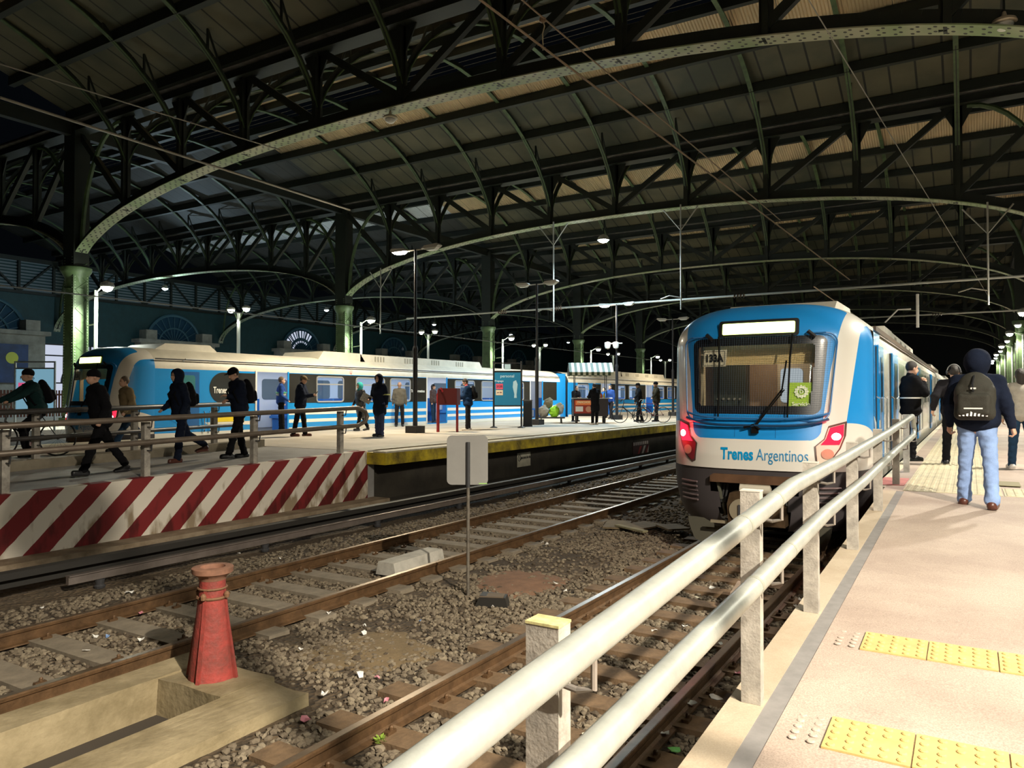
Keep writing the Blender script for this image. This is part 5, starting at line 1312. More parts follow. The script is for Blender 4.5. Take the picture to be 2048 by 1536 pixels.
def sleeve(p, q, k, r=.0385):
    a = p.lerp(q, k); d = (q-p).normalized(); return MB().tube([a-d*.012, a+d*.012], r, 16).build('pipe_joint', mat('weld_grey', (.30, .30, .25), .6, .3), hr, smooth='auto')
sleeve(top[2], top[3], .88); sleeve(top[3], top[4], .5); sleeve(low[2], low[3], .95); sleeve(low[3], low[4], .8)
posts = [(1098, None), (1520, 1406), (1645, 1226), (1724, 1100), (1772, 1022), (1805, 970), (1828, 945)]
NP = []
for i, (px, py) in enumerate(posts):
    if py is None: q = at(1104, 1290, x=-.83); y = q.y
    else: y = on_ramp(px, py, zr).y
    x = -.84; zt_ = pl(y, [(p.y, p.z) for p in top])+.0; zb_ = zr(y)
    NP.append(y)
    b = MB(); b.box((x, y, (zb_+zt_-.0)/2), (.085, .06, zt_-zb_)); po = b.build('post', POSTM, hr)
    MB().box((x, y, zt_+.002), (.088, .063, .006)).build('post_cap', mat('cap_corroded', (.62, .55, .25), .8, var=.5, vscale=40) if i == 0 else mat('cap_steel', (.5, .48, .42), .7), po)
    for P in (top, low):
        zr_ = pl(y, [(p.y, p.z) for p in P])
        MB().tube([(x+.03, y-.05, zr_-.11), (x+.1, y-.05, zr_-.12), (RX-.0, y-.05, zr_-.11), (RX+.0, y-.05, zr_-.02)], .008, 8).build('bracket', mat('bracket_steel', (.3, .27, .24), .4, .5), hr)
# far ramp handrails
def far_rail(name, x, posts_, tz, bz, y0, y1, lab, m, end=True, curb=False):
    t = thing('handrail', lab, 'handrail', (0, 0, 0))
    P = [(x, y0, tz(y0)), (x, (y0+y1)/2, tz((y0+y1)/2)), (x, y1, tz(y1))]; Q = [(x, y1, bz(y1)), (x, (y0+y1)/2, bz((y0+y1)/2)), (x, y0, bz(y0))]
    mid = [(x, y1+.22, tz(y1)-.08), (x, y1+.28, (tz(y1)+bz(y1))/2), (x, y1+.22, bz(y1)+.08)] if end else []
    if end: MB().tube(P+mid+Q, .045, 10).build('rail_pipe', m, t, smooth=True)
    else: MB().tube(P, .05, 10).build('rail_pipe', m, t, smooth=True); MB().tube(Q, .04, 10).build('rail_pipe', m, t, smooth=True)
    for y in posts_:
        MB().b2((x-.22, y-.05, zl(y)-.02), (x-.12, y+.05, tz(y)-.06)).build('post', POSTM, t)
        for zz in (tz(y), bz(y)): MB().tube([(x-.12, y, zz-.14), (x-.02, y, zz-.14), (x, y, zz-.03)], .012, 6).build('bracket', DGREY, t)
    return t
PIPED = mat('pipe_brown', (.22, .175, .135), .45, .3, var=.3, vscale=5)
PIPEK = mat('pipe_dark', (.10, .09, .085), .4, .4, var=.3, vscale=5)
far_rail('a', -11.0, [5.1, 7.14, 9.25, 11.45], lambda y: zl(y)+.93, lambda y: zl(y)+.56, 2.5, 11.8, 'brown pipe handrail standing on top of the red and white striped wall', PIPED)
hb_ = far_rail('b', -14.05, [7.0, 8.85, 10.7, 4.9], lambda y: zl(y)+1.02, lambda y: zl(y)+.55, 2.5, 11.2, 'dark pipe handrail on the kerb behind the far ramp', PIPEK, False)

# ------------------------------------------------------------------ platform furniture
OX = lambda px, py: at(px, py, z=ZP)
# red box on two posts
p, q = OX(876, 864), OX(903, 861); q = Vector((p.x+.55, p.y+.1, ZP)); 
rb = thing('hose_box', 'red metal box on two red posts on the far platform', 'box', (p.x, p.y, ZP), rad(18))
REDB = mat('box_red', (.30, .012, .015), .45)
b = MB(); b.tube([(0, 0, 0), (0, 0, 1.25)], .05, 10); b.build('post', REDB, rb); MB().tube([(.62, .1, 0), (.62, .1, 1.1)], .04, 10).build('post', REDB, rb)
MB().b2((.05, -.12, .88), (.68, .25, 1.42)).build('box_body', mat('box_dark_red', (.11, .01, .012), .5), rb)
MB().tube([(0, -.02, 1.2), (.03, -.05, 1.36), (.15, -.13, 1.42), (.2, -.13, 1.3)], .03, 8).build('pipe_bend', REDB, rb)
# information board
p, q = OX(987, 857), OX(1036, 853); d = (q-p); p = Vector((-14.95, 23.2, ZP)); ang = math.atan2(.9, 1.0)
ib = thing('information_board', 'blue poster board in a dark frame on two legs, beside the rubbish bin', 'board', p, rad(31))
for x in (0, 1.02): MB().tube([(x, 0, 0), (x, 0, 2.45)], .035, 8).lathe((x, 0, 0), [(.14, 0), (.14, .02), (.05, .06)], 14).build('leg', BLACK, ib)
MB().b2((-.02, -.03, .78), (1.04, .03, .83)).b2((-.02, -.03, 2.05), (1.04, .03, 2.1)).b2((0, -.02, 2.36), (1.02, .02, 2.4)).build('frame', BLACK, ib)
PB = mat('poster_blue', (.02, .17, .34), .25, coat=.4)
pn = MB().b2((.03, -.012, .83), (.99, .012, 2.05)).build('poster', PB, ib)
MB().b2((.4, -.015, 2.14), (.62, .015, 2.34)).build('logo_plate', mat('logo_pale', (.35, .5, .6), .4), ib)
MB().b2((.08, -.02, 1.42), (.34, -.013, 1.62)).build('pink_label', mat('label_pink', (.6, .08, .15), .4), pn)
MB().b2((.08, -.02, 1.2), (.34, -.013, 1.39)).build('cream_label', mat('label_cream', (.6, .52, .4), .4), pn)
TXW = mat('poster_ink', (.35, .55, .68), .5)
lettering('personal', .15, TXW, pn, tmx((.5, -.016, 1.9), 0), bold=.002); lettering('Prepago', .10, TXW, pn, tmx((.2, -.016, 1.72), 0), bold=.003)
lettering('2GB', .12, mat('ink_dark', (.1, .02, .05), .5), pn, tmx((.21, -.022, 1.52), 0), bold=.004); lettering('por día', .06, MATS['ink_dark'], pn, tmx((.21, -.022, 1.3), 0), bold=.003)
MB().prism([(.75, 1.1), (.85, 1.1), (.84, 1.22), (.88, 1.6), (.82, 1.75), (.72, 1.7), (.7, 1.5), (.76, 1.24)], -.018, -.013, 1).build('figure_shape', TXW, pn)
# second poster board at far left
p = Vector((-22.0, 11.6, ZP)); p = at(30, 845, x=-21.0); p = Vector((-19.9, at(30, 800, x=-19.9).y, ZP))
ib2 = thing('information_board', 'light blue poster board in a pale frame behind the man on the bicycle', 'board', (-27.6, at(30, 800, x=-27.6).y, ZP), rad(31))
for x in (0, 1.35): MB().tube([(x, 0, 0), (x, 0, 2.35)], .035, 8).build('leg', STEEL, ib2)
MB().b2((0, -.02, 2.3), (1.35, .02, 2.35)).b2((.02, -.03, 2.08), (1.33, .03, 2.13)).build('frame', STEEL, ib2)
pn = MB().b2((.04, -.012, .7), (1.31, .012, 2.08)).build('poster', emis('glow_poster', (.30, .60, .78), .55), ib2)  # poster and its labels emit by themselves, glow added to brighten them
MB().b2((.12, -.02, 1.38), (.75, -.013, 1.62)).build('pink_label', emis('glow_pink', (.9, .12, .28), .7), pn)
MB().b2((.12, -.02, 1.08), (.75, -.013, 1.34)).build('white_label', emis('glow_white', (.8, .85, .9), .7), pn)
lettering('2GB', .2, MATS['ink_dark'], pn, tmx((.42, -.022, 1.5), 0), bold=.006); lettering('llevalo hoy', .09, MATS['ink_dark'], pn, tmx((.42, -.022, 1.22), 0), bold=.003)
lettering('Prepago', .15, mat('ink_blue', (.02, .12, .3), .5), pn, tmx((.42, -.016, 1.78), 0), bold=.004)
# rubbish bin
p = OX(1057, 853); b = MB(); b.b2((-.17, -.17, .06), (.17, .17, .98)); bn = b.build('rubbish_bin', mat('bin_black', (.02, .02, .018), .5), loc=(-14.55, 25.0, ZP), rz=.5, label='square black rubbish bin at the foot of the dark lamp post', cat='bin')
MB().b2((-.18, -.18, 0), (.18, .18, .06)).b2((-.18, -.18, .98), (.18, .18, 1.02)).build('bin_rim', DGREY, bn)
# vending cart with striped canopy
cx, cy = OX(1170, 846).x+.1, OX(1170, 846).y+.3
ct = thing('vending_cart', 'food cart with a striped green and white canopy on the far platform', 'cart', (cx, cy, ZP), rad(31))
MB().b2((-.75, -.35, .3), (.75, .35, 1.05)).build('cart_body', mat('cart_dark', (.03, .02, .02), .5), ct)
cm = MB().b2((-.72, -.37, .42), (.1, -.355, 1.0)).build('front_panel', mat('cart_red', (.35, .04, .02), .45), ct)
MB().b2((-.66, -.375, .78), (.04, -.37, .97)).build('orange_sign', mat('sign_orange', (.9, .25, .08), .4), cm); MB().b2((-.66, -.375, .5), (-.34, -.37, .72)).build('price_card', WHITE, cm)
lettering('PANCHOS', .13, mat('sign_cream', (.9, .8, .5), .5), cm, tmx((-.31, -.378, .9), 0), bold=.005, sx=.9)
MB().lathe((-.1, -.376, .6), [(.0, 0), (.13, 0), (.13, .006), (0, .006)], 16, axis='y').build('food_picture', mat('pic_tan', (.6, .3, .2), .5), cm)
MB().b2((-.8, -.4, 1.05), (.8, .4, 1.09)).build('counter', STEEL, ct)
for x in (-.68, .68):
    for y in (-.3, .3): MB().tube([(x, y, 1.05), (x, y, 2.15)], .018, 6).build('canopy_pole', BLACK, ct)
for x in (-.6, .6):
    for y in (-.3, .3): MB().lathe((x, y, .16), [(.05, -.03), (.16, -.025), (.16, .025), (.05, .03)], 16, axis='x').build('wheel', RUBBER, ct)
for k in range(16):
    m_ = (mat('stripe_green', (.04, .07, .03), .6), mat('canopy_cream', (.68, .66, .52), .6))[k % 2]; x0, x1 = -.95+k*1.9/16, -.95+(k+1)*1.9/16
    b = MB()
    for s in (-1, 1): b.add([(x0, 0, 2.62), (x1, 0, 2.62), (x1, s*.62, 2.2), (x0, s*.62, 2.2), (x1, s*.63, 2.05), (x0, s*.63, 2.05)], [(0, 1, 2, 3), (3, 2, 4, 5)])
    b.build('canopy_stripe', m_, ct)
MB().prism([(-.62, 2.2), (.62, 2.2), (0, 2.62)], -.95, -.93, 0).b2((-.95, -.62, 2.05), (-.93, .62, 2.2)).build('canopy_gable', mat('canopy_dark', (.02, .025, .02), .6), ct)
for k in range(5): MB().lathe((.15+k*.11, -.2+.05*(k % 2), 1.09), [(.04, 0), (.05, .12), (.03, .16), (.02, .2)], 10).build('jar', mat('jar%d' % (k % 3), ((.5, .1, .05), (.6, .5, .1), (.5, .5, .45))[k % 3], .3), ct)
# trolley with bags, and dark trolley box right of the cart
px_, py_ = OX(1116, 846).x-.3, OX(1116, 846).y-.1
tr_ = thing('trolley', 'low hand trolley under a pile of bags beside the food cart', 'trolley', (px_, py_, ZP), rad(31))
MB().b2((-.55, -.3, .2), (.6, .3, .26)).build('deck', DGREY, tr_); MB().tube([(-.55, -.28, .25), (-.62, -.28, .95), (-.62, .28, .95), (-.55, .28, .25)], .018, 6).build('handle', STEEL, tr_)
for x in (-.42, .45):
    for y in (-.26, .26): MB().lathe((x, y, .1), [(.02, -.02), (.1, -.02), (.1, .02), (.02, .02)], 12, axis='x').build('wheel', RUBBER, tr_)
# ------------------------------------------------------------------ soft bodies: signed distance fields polygonised by surface nets
def _smin(a, b, k):
    h = np.clip(.5+.5*(b-a)/k, 0, 1); return b*(1-h)+a*h-k*h*(1-h)
def sdf_mesh(prims, h, k=.02):
    """prims: (kind, data..., [k]) -> (verts, quads)"""
    lo = np.array([1e9]*3); hi = -lo; bb = []
    for p in prims:
        if p[0] == 'cap': a, b = np.array(p[1]), np.array(p[2]); r = max(p[3], p[4])
        elif p[0] in ('ell', 'sub', 'ecut'): a = b = np.array(p[1]); r = max(p[2])
        elif p[0] == 'box': a = b = np.array(p[1]); r = float(np.linalg.norm(p[2]))+p[3]
        l, u = np.minimum(a, b)-r, np.maximum(a, b)+r; bb.append((l, u))
        if p[0] not in ('sub', 'cutz'): lo = np.minimum(lo, l); hi = np.maximum(hi, u)
    lo -= 3*h; hi += 3*h; n = np.ceil((hi-lo)/h).astype(int)+1
    D = np.full(n, 1.0, 'f4'); ax = [lo[i]+np.arange(n[i])*h for i in range(3)]
    for p, (l, u) in zip(prims, bb):
        m = .05; i0 = np.maximum(0, ((l-m-lo)/h).astype(int)); i1 = np.minimum(n, ((u+m-lo)/h).astype(int)+2)
        if np.any(i1 <= i0): continue
        X, Y, Z = np.meshgrid(ax[0][i0[0]:i1[0]], ax[1][i0[1]:i1[1]], ax[2][i0[2]:i1[2]], indexing='ij')
        P = np.stack([X, Y, Z], -1).astype('f4'); sl = tuple(slice(i0[j], i1[j]) for j in range(3))
        if p[0] == 'cap':
            a, b, ra, rb = np.array(p[1], 'f4'), np.array(p[2], 'f4'), p[3], p[4]; ab = b-a; L2 = float(ab@ab)+1e-9
            t = np.clip(((P-a)@ab)/L2, 0, 1); d = np.linalg.norm(P-a-t[..., None]*ab, axis=-1)-(ra+(rb-ra)*t); kk = p[5] if len(p) > 5 else k
        elif p[0] in ('ell', 'sub'):
            q = P-np.array(p[1], 'f4')
            if len(p) > 3 and p[3] is not None: q = q@np.array(p[3], 'f4')
            r = np.array(p[2], 'f4'); k0 = np.linalg.norm(q/r, axis=-1); k1 = np.linalg.norm(q/(r*r), axis=-1)+1e-6; d = k0*(k0-1)/k1; kk = p[4] if len(p) > 4 else k
        elif p[0] == 'box':
            q = P-np.array(p[1], 'f4')
            if len(p) > 4 and p[4] is not None: q = q@np.array(p[4], 'f4')
            q = np.abs(q)-np.array(p[2], 'f4'); d = np.linalg.norm(np.maximum(q, 0), axis=-1)+np.minimum(q.max(-1), 0)-p[3]; kk = k
        if p[0] == 'sub': D[sl] = np.maximum(D[sl], -d)
        else: D[sl] = _smin(D[sl], d, kk)
    S = D < 0
    c = np.zeros(tuple(n-1), int)
    for i in (0, 1):
        for j in (0, 1):
            for l_ in (0, 1): c += S[i:n[0]-1+i, j:n[1]-1+j, l_:n[2]-1+l_]
    act = (c > 0) & (c < 8); idx = -np.ones(act.shape, int); I = np.argwhere(act); idx[act] = np.arange(len(I))
    acc = np.zeros((len(I), 3)); cnt = np.zeros(len(I))
    corners = [(i, j, l_) for i in (0, 1) for j in (0, 1) for l_ in (0, 1)]
    for a in corners:
        for b in corners:
            if sum(abs(a[t]-b[t]) for t in range(3)) != 1 or a > b: continue
            da = D[I[:, 0]+a[0], I[:, 1]+a[1], I[:, 2]+a[2]]; db = D[I[:, 0]+b[0], I[:, 1]+b[1], I[:, 2]+b[2]]
            m = (da < 0) != (db < 0); t = np.where(m, da/(da-db+1e-12), 0)
            acc += m[:, None]*(np.array(a)+t[:, None]*(np.array(b)-np.array(a))); cnt += m
    V = lo+(I+acc/cnt[:, None])*h
    F = []
    for axd in range(3):
        o = [t for t in range(3) if t != axd]
        sa = [slice(None)]*3; sb = [slice(None)]*3; sa[axd] = slice(0, -1); sb[axd] = slice(1, None)
        s0, s1 = S[tuple(sa)], S[tuple(sb)]; E = np.argwhere(s0 != s1); E = E[(E[:, o[0]] > 0) & (E[:, o[1]] > 0)]
        E = E[(E[:, o[0]] < act.shape[o[0]]) & (E[:, o[1]] < act.shape[o[1]])]
        def cell(d0, d1):
            q = E.copy(); q[:, o[0]] -= d0; q[:, o[1]] -= d1; return idx[q[:, 0], q[:, 1], q[:, 2]]
        quad = np.stack([cell(0, 0), cell(1, 0), cell(1, 1), cell(0, 1)], 1)
        flip = s0[E[:, 0], E[:, 1], E[:, 2]]; 
        if axd == 1: flip = ~flip
        quad[~flip] = quad[~flip][:, ::-1]
        F.append(quad)
    F = np.concatenate(F); F = F[(F >= 0).all(1)]
    return V, F
def soft(name, prims, h, m, parent=None, k=.02, wrinkle=0, wscale=9, clipz=None, loc=None, rz=0, **kw):
    V, F = sdf_mesh(prims, h, k)
    if clipz is not None:
        V[:, 2] = np.maximum(V[:, 2], clipz)
    if wrinkle:
        for i in range(len(V)):
            p = Vector(V[i]); nz = noise.noise(Vector((p.x*wscale, p.y*wscale, p.z*wscale*1.6)))+.5*noise.noise(Vector((p.x*wscale*2, p.y*wscale*2, p.z*wscale*3.4)))
            d = Vector((p.x, p.y, 0)); V[i] += np.array((nz, nz, nz*.4))*wrinkle
    me = bpy.data.meshes.new(name); me.from_pydata(V.tolist(), [], F.tolist()); me.materials.append(m)
    me.polygons.foreach_set('use_smooth', [True]*len(me.polygons)); me.update()
    bm = bmesh.new(); bm.from_mesh(me); bmesh.ops.recalc_face_normals(bm, faces=bm.faces); bm.to_mesh(me); bm.free()
    return obj(name, me, parent, loc, rz, **kw)
def v3(*a): return np.array(a, float)
def ik(s, t, l1, l2, pole):
    d = t-s; L = np.linalg.norm(d); L = min(L, (l1+l2)*.995); u = d/np.linalg.norm(d); a = (l1*l1-l2*l2+L*L)/(2*L); hgt = math.sqrt(max(0, l1*l1-a*a))
    pv = pole-u*(pole@u); pv = pv/(np.linalg.norm(pv)+1e-9); return s+u*a+pv*hgt, s+u*L
SK = [mat('skin', (.55, .32, .22), .5), mat('skin_tan', (.42, .24, .16), .5)]
HAIRM = mat('hair_dark', (.02, .014, .01), .6, bump=.5, bscale=120); HAIRG = mat('hair_brown', (.12, .08, .05), .6, bump=.5, bscale=120)
EYEM = mat('eye', (.03, .02, .02), .15); LIPM = mat('lips', (.35, .13, .1), .5)
def fabric(n, c, r=.95): return mat('cloth_'+n, tuple(k*.75 for k in c), r, bump=.3, bscale=160, var=.25, vscale=9, spec=.15)
def person(label, loc, face, H, P, C, hr_=.012, cat='person', group=None):
    """P pose: legs ((hip,knee),(hip,knee)) degrees, hands (L,R) targets, lean, head(yaw,pitch). face: heading in degrees, 0 = away along +Y, 90 = towards -X"""
    s = H/1.75; lean = rad(P.get('lean', 3)); bulk = P.get('bulk', 1.0)
    pel = v3(0, 0, .95); up = v3(0, math.sin(lean), math.cos(lean)); fw = v3(0, math.cos(lean), -math.sin(lean))
    tw = rad(P.get('twist', 0)); rt = v3(math.cos(tw), math.sin(tw), 0)
    neck = pel+up*.52; sh = [neck-up*.04-rt*.175*bulk, neck-up*.04+rt*.175*bulk]
    hy, hp = rad(P.get('head', (0, 0))[0]), rad(P.get('head', (0, 0))[1])
    hf = v3(-math.sin(hy)*math.cos(hp), math.cos(hy)*math.cos(hp), math.sin(hp)); hr3 = v3(math.cos(hy), math.sin(hy), 0); hu = np.cross(hr3, hf)
    hc = neck+up*.10+hu*.075+hf*.025
    legs = []
    for sd, (a, b) in zip((-1, 1), P.get('legs', ((0, 0), (0, 0)))):
        a, b = rad(a), rad(b); hip = pel+v3(sd*.095, 0, -.04); ab = rad(P.get('spread', 3))*sd
        kn = hip+.43*v3(math.sin(ab), math.sin(a), math.cos(a))*v3(1, 1, -1); an = kn+.42*v3(math.sin(ab)*.5, math.sin(a-b), math.cos(a-b))*v3(1, 1, -1)
        an[2] = an[2]; fp = rad(P.get('foot', (0, 0))[0 if sd < 0 else 1]) if (a-b) > -.45 else rad(-35); toe = an+v3(sd*.02, .15*math.cos(fp), .15*math.sin(fp)-.045); heel = an+v3(0, -.045*math.cos(fp), -.045-.05*math.sin(fp)*-1)
        legs.append((hip, kn, an, toe, heel))
    gz_ = min(min(l[3][2], l[4][2]) for l in legs)-.035; T = lambda p: tuple((np.array(p)-v3(0, 0, gz_))*s)
    arms = []
    for i, sd in enumerate((-1, 1)):
        t = P.get('hands', (None, None))[i]; t = v3(*t) if t is not None else v3(sd*.27*bulk, .08, .86)
        t = t+v3(0, 0, gz_) if P.get('abs') else t
        pole = v3(*(P.get('poles', ((-.5, -1, -.3), (.5, -1, -.3)))[i])); el, wr = ik(sh[i], t, .285, .255, pole)
        arms.append((sh[i], el, wr))
    B = []   # body
    Rh = np.stack([hr3, hf, hu], 1)
    B.append(('ell', T(hc+hu*.02-hf*.01), (.076*s, .095*s, .105*s), Rh)); B.append(('ell', T(hc-hu*.055+hf*.035), (.055*s, .06*s, .065*s), Rh))
    B.append(('cap', T(hc+hf*.085+hu*.005), T(hc+hf*.105-hu*.03), .010*s, .015*s, .015)); B.append(('ell', T(hc+hf*.078+hu*.03), (.045*s, .016*s, .012*s), Rh, .01))
    for sd in (-1, 1): B.append(('ell', T(hc+hr3*sd*.077-hu*.01), (.010*s, .02*s, .032*s), Rh, .008))
    B.append(('ell', T(hc+hf*.082-hu*.062), (.024*s, .014*s, .008*s), Rh, .01))
    B.append(('cap', T(neck-up*.02), T(hc-hu*.06-hf*.02), .055*s, .05*s))
    Rt = np.stack([rt, fw, up], 1)
    B += [('ell', T(pel+up*.33), (.165*s, .105*s, .19*s), Rt, .04), ('ell', T(pel+up*.12), (.145*s, .10*s, .16*s), Rt, .04), ('ell', T(pel-up*.02), (.16*s, .11*s, .12*s), Rt, .04)]
    for (a, e, w) in arms:
        d = (w-e)/(np.linalg.norm(w-e)+1e-9); B += [('cap', T(a), T(e), .052*s, .042*s, .03), ('cap', T(e), T(w), .040*s, .026*s)]
        # hand: palm, four fingers, thumb
        side = np.cross(d, v3(0, 0, 1)); side = side/(np.linalg.norm(side)+1e-9) if np.linalg.norm(side) > .2 else v3(0, 1, 0)
        nrm = np.cross(side, d); curl = P.get('curl', .5); inward = v3(-np.sign(w[0]) if abs(w[0]) > .02 else 1, 0, 0)
        if abs(d[2]) > .7: side = v3(0, 1, 0)-d*d[1]; side /= np.linalg.norm(side); nrm = inward-d*(inward@d); nrm /= np.linalg.norm(nrm)+1e-9
        else: nrm = v3(0, 0, -1)-d*(-d[2]); nrm /= np.linalg.norm(nrm)+1e-9
        pc = w+d*.055; B += [('cap', T(w+d*.01), T(w+d*.07), .024*s, .027*s, .012), ('cap', T(w+d*.02+side*.018), T(w+d*.08+side*.028), .016*s, .014*s, .01), ('cap', T(w+d*.02-side*.018), T(w+d*.075-side*.028), .016*s, .014*s, .01)]
        if hr_ <= .012:
            for f, (o, ln) in enumerate(((.03, .068), (.0105, .076), (-.0105, .07), (-.03, .055))):
                p0 = w+d*.085+side*o; p1 = p0+(d*math.cos(curl)+nrm*math.sin(curl))*ln*.5; p2 = p1+(d*math.cos(curl*2.3)+nrm*math.sin(curl*2.3))*ln*.5
                B += [('cap', T(p0), T(p1), .0095*s, .0088*s, .004), ('cap', T(p1), T(p2), .0088*s, .0078*s, .004)]
            t0 = w+d*.03+side*.03; t1 = t0+d*.03+side*.028+nrm*.01; B += [('cap', T(t0), T(t1), .012*s, .010*s, .006), ('cap', T(t1), T(t1+d*.03+nrm*.012), .010*s, .008*s, .004)]
    for (hip, kn, an, toe, heel) in legs: B += [('cap', T(hip), T(kn), .075*s, .05*s, .03), ('cap', T(kn), T(an), .046*s, .03*s), ('cap', T(an), T(heel), .03*s, .028*s), ('cap', T(heel), T(toe), .03*s, .025*s)]
    body = soft('person', B, hr_*s if hr_ > .012 else .0085, SK[C.get('skin', 0)], None, k=.02, loc=loc, rz=rad(face), label=label, cat=cat, group=group)
    hc_h = max(hr_, .012); big = hr_ > .018
    # trousers
    tc = C['trousers']; fl = C.get('flare', .075); Q = [('ell', T(pel-up*.0), (.175*s*bulk, .13*s, .13*s), Rt, .04)]
    for (hip, kn, an, toe, heel) in legs: Q += [('cap', T(hip), T(kn), .094*s*bulk, .073*s, .03), ('cap', T(kn), T(an+v3(0, 0, -.0)), .071*s, fl*s*.85, .02)]
    soft('trousers', Q, hc_h, tc, body, wrinkle=.012*s, wscale=10)
    # jacket
    jl = C.get('coat', .12); pf = C.get('puff', 1.0)*bulk; J = [('ell', T(pel+up*.33), (.205*s*pf, .15*s*pf, .22*s), Rt, .05), ('ell', T(pel+up*.12), (.19*s*pf, .15*s*pf, .2*s), Rt, .05)]
    bot = pel-up*(jl-.1)*.8; J += [('ell', T(bot+up*.03), (.19*s*pf, .15*s*pf, .13*s), Rt, .06)]
    if jl > .25: J += [('cap', T(pel), T(pel-up*(jl-.05)+v3(-.06, 0, 0)), .15*s, .15*s, .05), ('cap', T(pel), T(pel-up*(jl-.05)+v3(.06, 0, 0)), .15*s, .15*s, .05)]
    J += [('cap', T(neck-up*.03-rt*.1), T(neck-up*.03+rt*.1), .085*s, .085*s, .04), ('cap', T(neck), T(neck+up*.045), .075*s, .068*s, .02)]
    for (a, e, w) in arms: d = (w-e)/(np.linalg.norm(w-e)+1e-9); J += [('cap', T(a), T(e), .078*s*min(pf, 1.15), .064*s*min(pf, 1.2), .035), ('cap', T(e), T(w+d*(-.01)), .062*s*min(pf, 1.2), .045*s, .02)]
    jk = soft('jacket', J, hc_h, C['jacket'], body, k=.03, wrinkle=.010*s, wscale=9)
    for (hip, kn, an, toe, heel), n_ in zip(legs, range(2)):
        soft('shoe', [('cap', T(heel+v3(0, -.01, -.0)), T(toe), .045*s, .043*s, .02), ('cap', T(an-v3(0, 0, .01)), T(heel), .047*s, .042*s, .02), ('box', T((heel+toe)/2+v3(0, 0, -.03)), (.04*s, .12*s, .008*s), .006)], max(.011, hr_*.8), C.get('shoes', BLACK), body)
    hd = C.get('hat', 'hair'); hm = C.get('hatm', HAIRM)
    if hd in ('hair', 'long', 'cap'):
        q = [('ell', T(hc+hu*.03-hf*.02), (.084*s, .10*s, .105*s), Rh)]
        if hd == 'long': q += [('cap', T(hc+hu*.0-hf*.05), T(hc-hu*.16-hf*.06), .08*s, .06*s, .03)]
        q += [('sub', T(hc+hf*.085-hu*.02), (.095*s, .075*s, .085*s), Rh)]
        soft('hair', q, max(.011, hr_*.8), hm if hd != 'cap' else C.get('hairm', HAIRM), body, k=.01)
    if hd == 'cap':
        soft('cap', [('ell', T(hc+hu*.045-hf*.005), (.092*s, .108*s, .085*s), Rh), ('sub', T(hc-hu*.075), (.2*s, .2*s, .09*s), Rh)], max(.011, hr_*.8), hm, body, k=.01)
        MB().prism([(-.06, .08), (.06, .08), (.055, .15), (0, .175), (-.055, .15)], -.004, .004, 2).build('cap_visor', hm, body).matrix_local = Matrix.Translation(T(hc+hu*.045)) @ Matrix(((hr3[0], hf[0], hu[0], 0), (hr3[1], hf[1], hu[1], 0), (hr3[2], hf[2], hu[2], 0), (0, 0, 0, 1))) @ Matrix.Scale(s, 4)
    if hd == 'beanie': soft('beanie', [('ell', T(hc+hu*.045-hf*.012), (.094*s, .11*s, .095*s), Rh), ('sub', T(hc-hu*.06+hf*.05), (.2*s, .2*s, .075*s), Rh)], max(.011, hr_*.8), hm, body, k=.01)
    if hd == 'hood': hk = C.get('hood', 1.0); soft('hood', [('ell', T(hc+hu*.015-hf*.02), (.118*s*hk, .125*s*hk, .135*s*hk), Rh), ('cap', T(hc-hu*.06-hf*.03), T(neck), .10*s, .09*s, .03), ('sub', T(hc+hf*.115-hu*.01), (.08*s, .085*s, .1*s), Rh)], max(.012, hr_*.8), hm, body, k=.02, wrinkle=.006)
    if not big:
        for sd in (-1, 1): MB().lathe(T(hc+hf*.082+hr3*sd*.03+hu*.012), [(.001, -.009), (.008, -.005), (.009, .003), (.001, .008)], 8).build('eye', EYEM, body)
        MB().box(T(hc+hf*.096-hu*.063), (.036*s, .006, .006), Matrix(((hr3[0], hf[0], hu[0]), (hr3[1], hf[1], hu[1]), (hr3[2], hf[2], hu[2])))).build('mouth', LIPM, body)
    return dict(o=body, T=T, arms=arms, hc=hc, hf=hf, hu=hu, hr=hr3, neck=neck, up=up, fw=fw, rt=rt, pel=pel, s=s, jk=jk, loc=Vector(loc), face=face, Rt=Rt, legs=legs)
def world(R, p): return Matrix.Translation(R['loc']) @ Matrix.Rotation(rad(R['face']), 4, 'Z') @ Vector(R['T'](p))
def backpack(R, m, label, w=.30, hgt=.44, dp=.14, h=.014, drop=0, off=.115):
    s = R['s']; c = R['pel']+R['up']*(.30-drop)-R['fw']*(off+dp/2+.02)
    T = R['T']; pr = [('ell', T(c+R['up']*.03), (w*.5*s, dp*.62*s, hgt*.54*s), R['Rt'], .05), ('box', T(c-R['up']*.05), ((w/2-.07)*s, (dp/2-.06)*s, (hgt/2-.12)*s), .07*s, R['Rt']), ('box', T(c-R['fw']*(dp/2+.01)-R['up']*.08), ((w/2-.08)*s, .02*s, (hgt/4-.04)*s), .04*s, R['Rt'])]
    o = soft('backpack', pr, h, m, None, k=.02, wrinkle=.006, loc=R['loc'], rz=rad(R['face']), label=label, cat='backpack')
    for sd in (-1, 1):
        b = MB(); pts = [c+R['up']*.17+R['rt']*sd*.09+R['fw']*.04, R['neck']-R['up']*.0+R['rt']*sd*.105, R['pel']+R['up']*.36+R['rt']*sd*.13+R['fw']*.158, R['pel']+R['up']*.14+R['rt']*sd*.16+R['fw']*.10, c-R['up']*.16+R['rt']*sd*.13+R['fw']*.05]
        b.tube([T(p) for p in pts], .016, 6).build('strap', m, o)
    return o
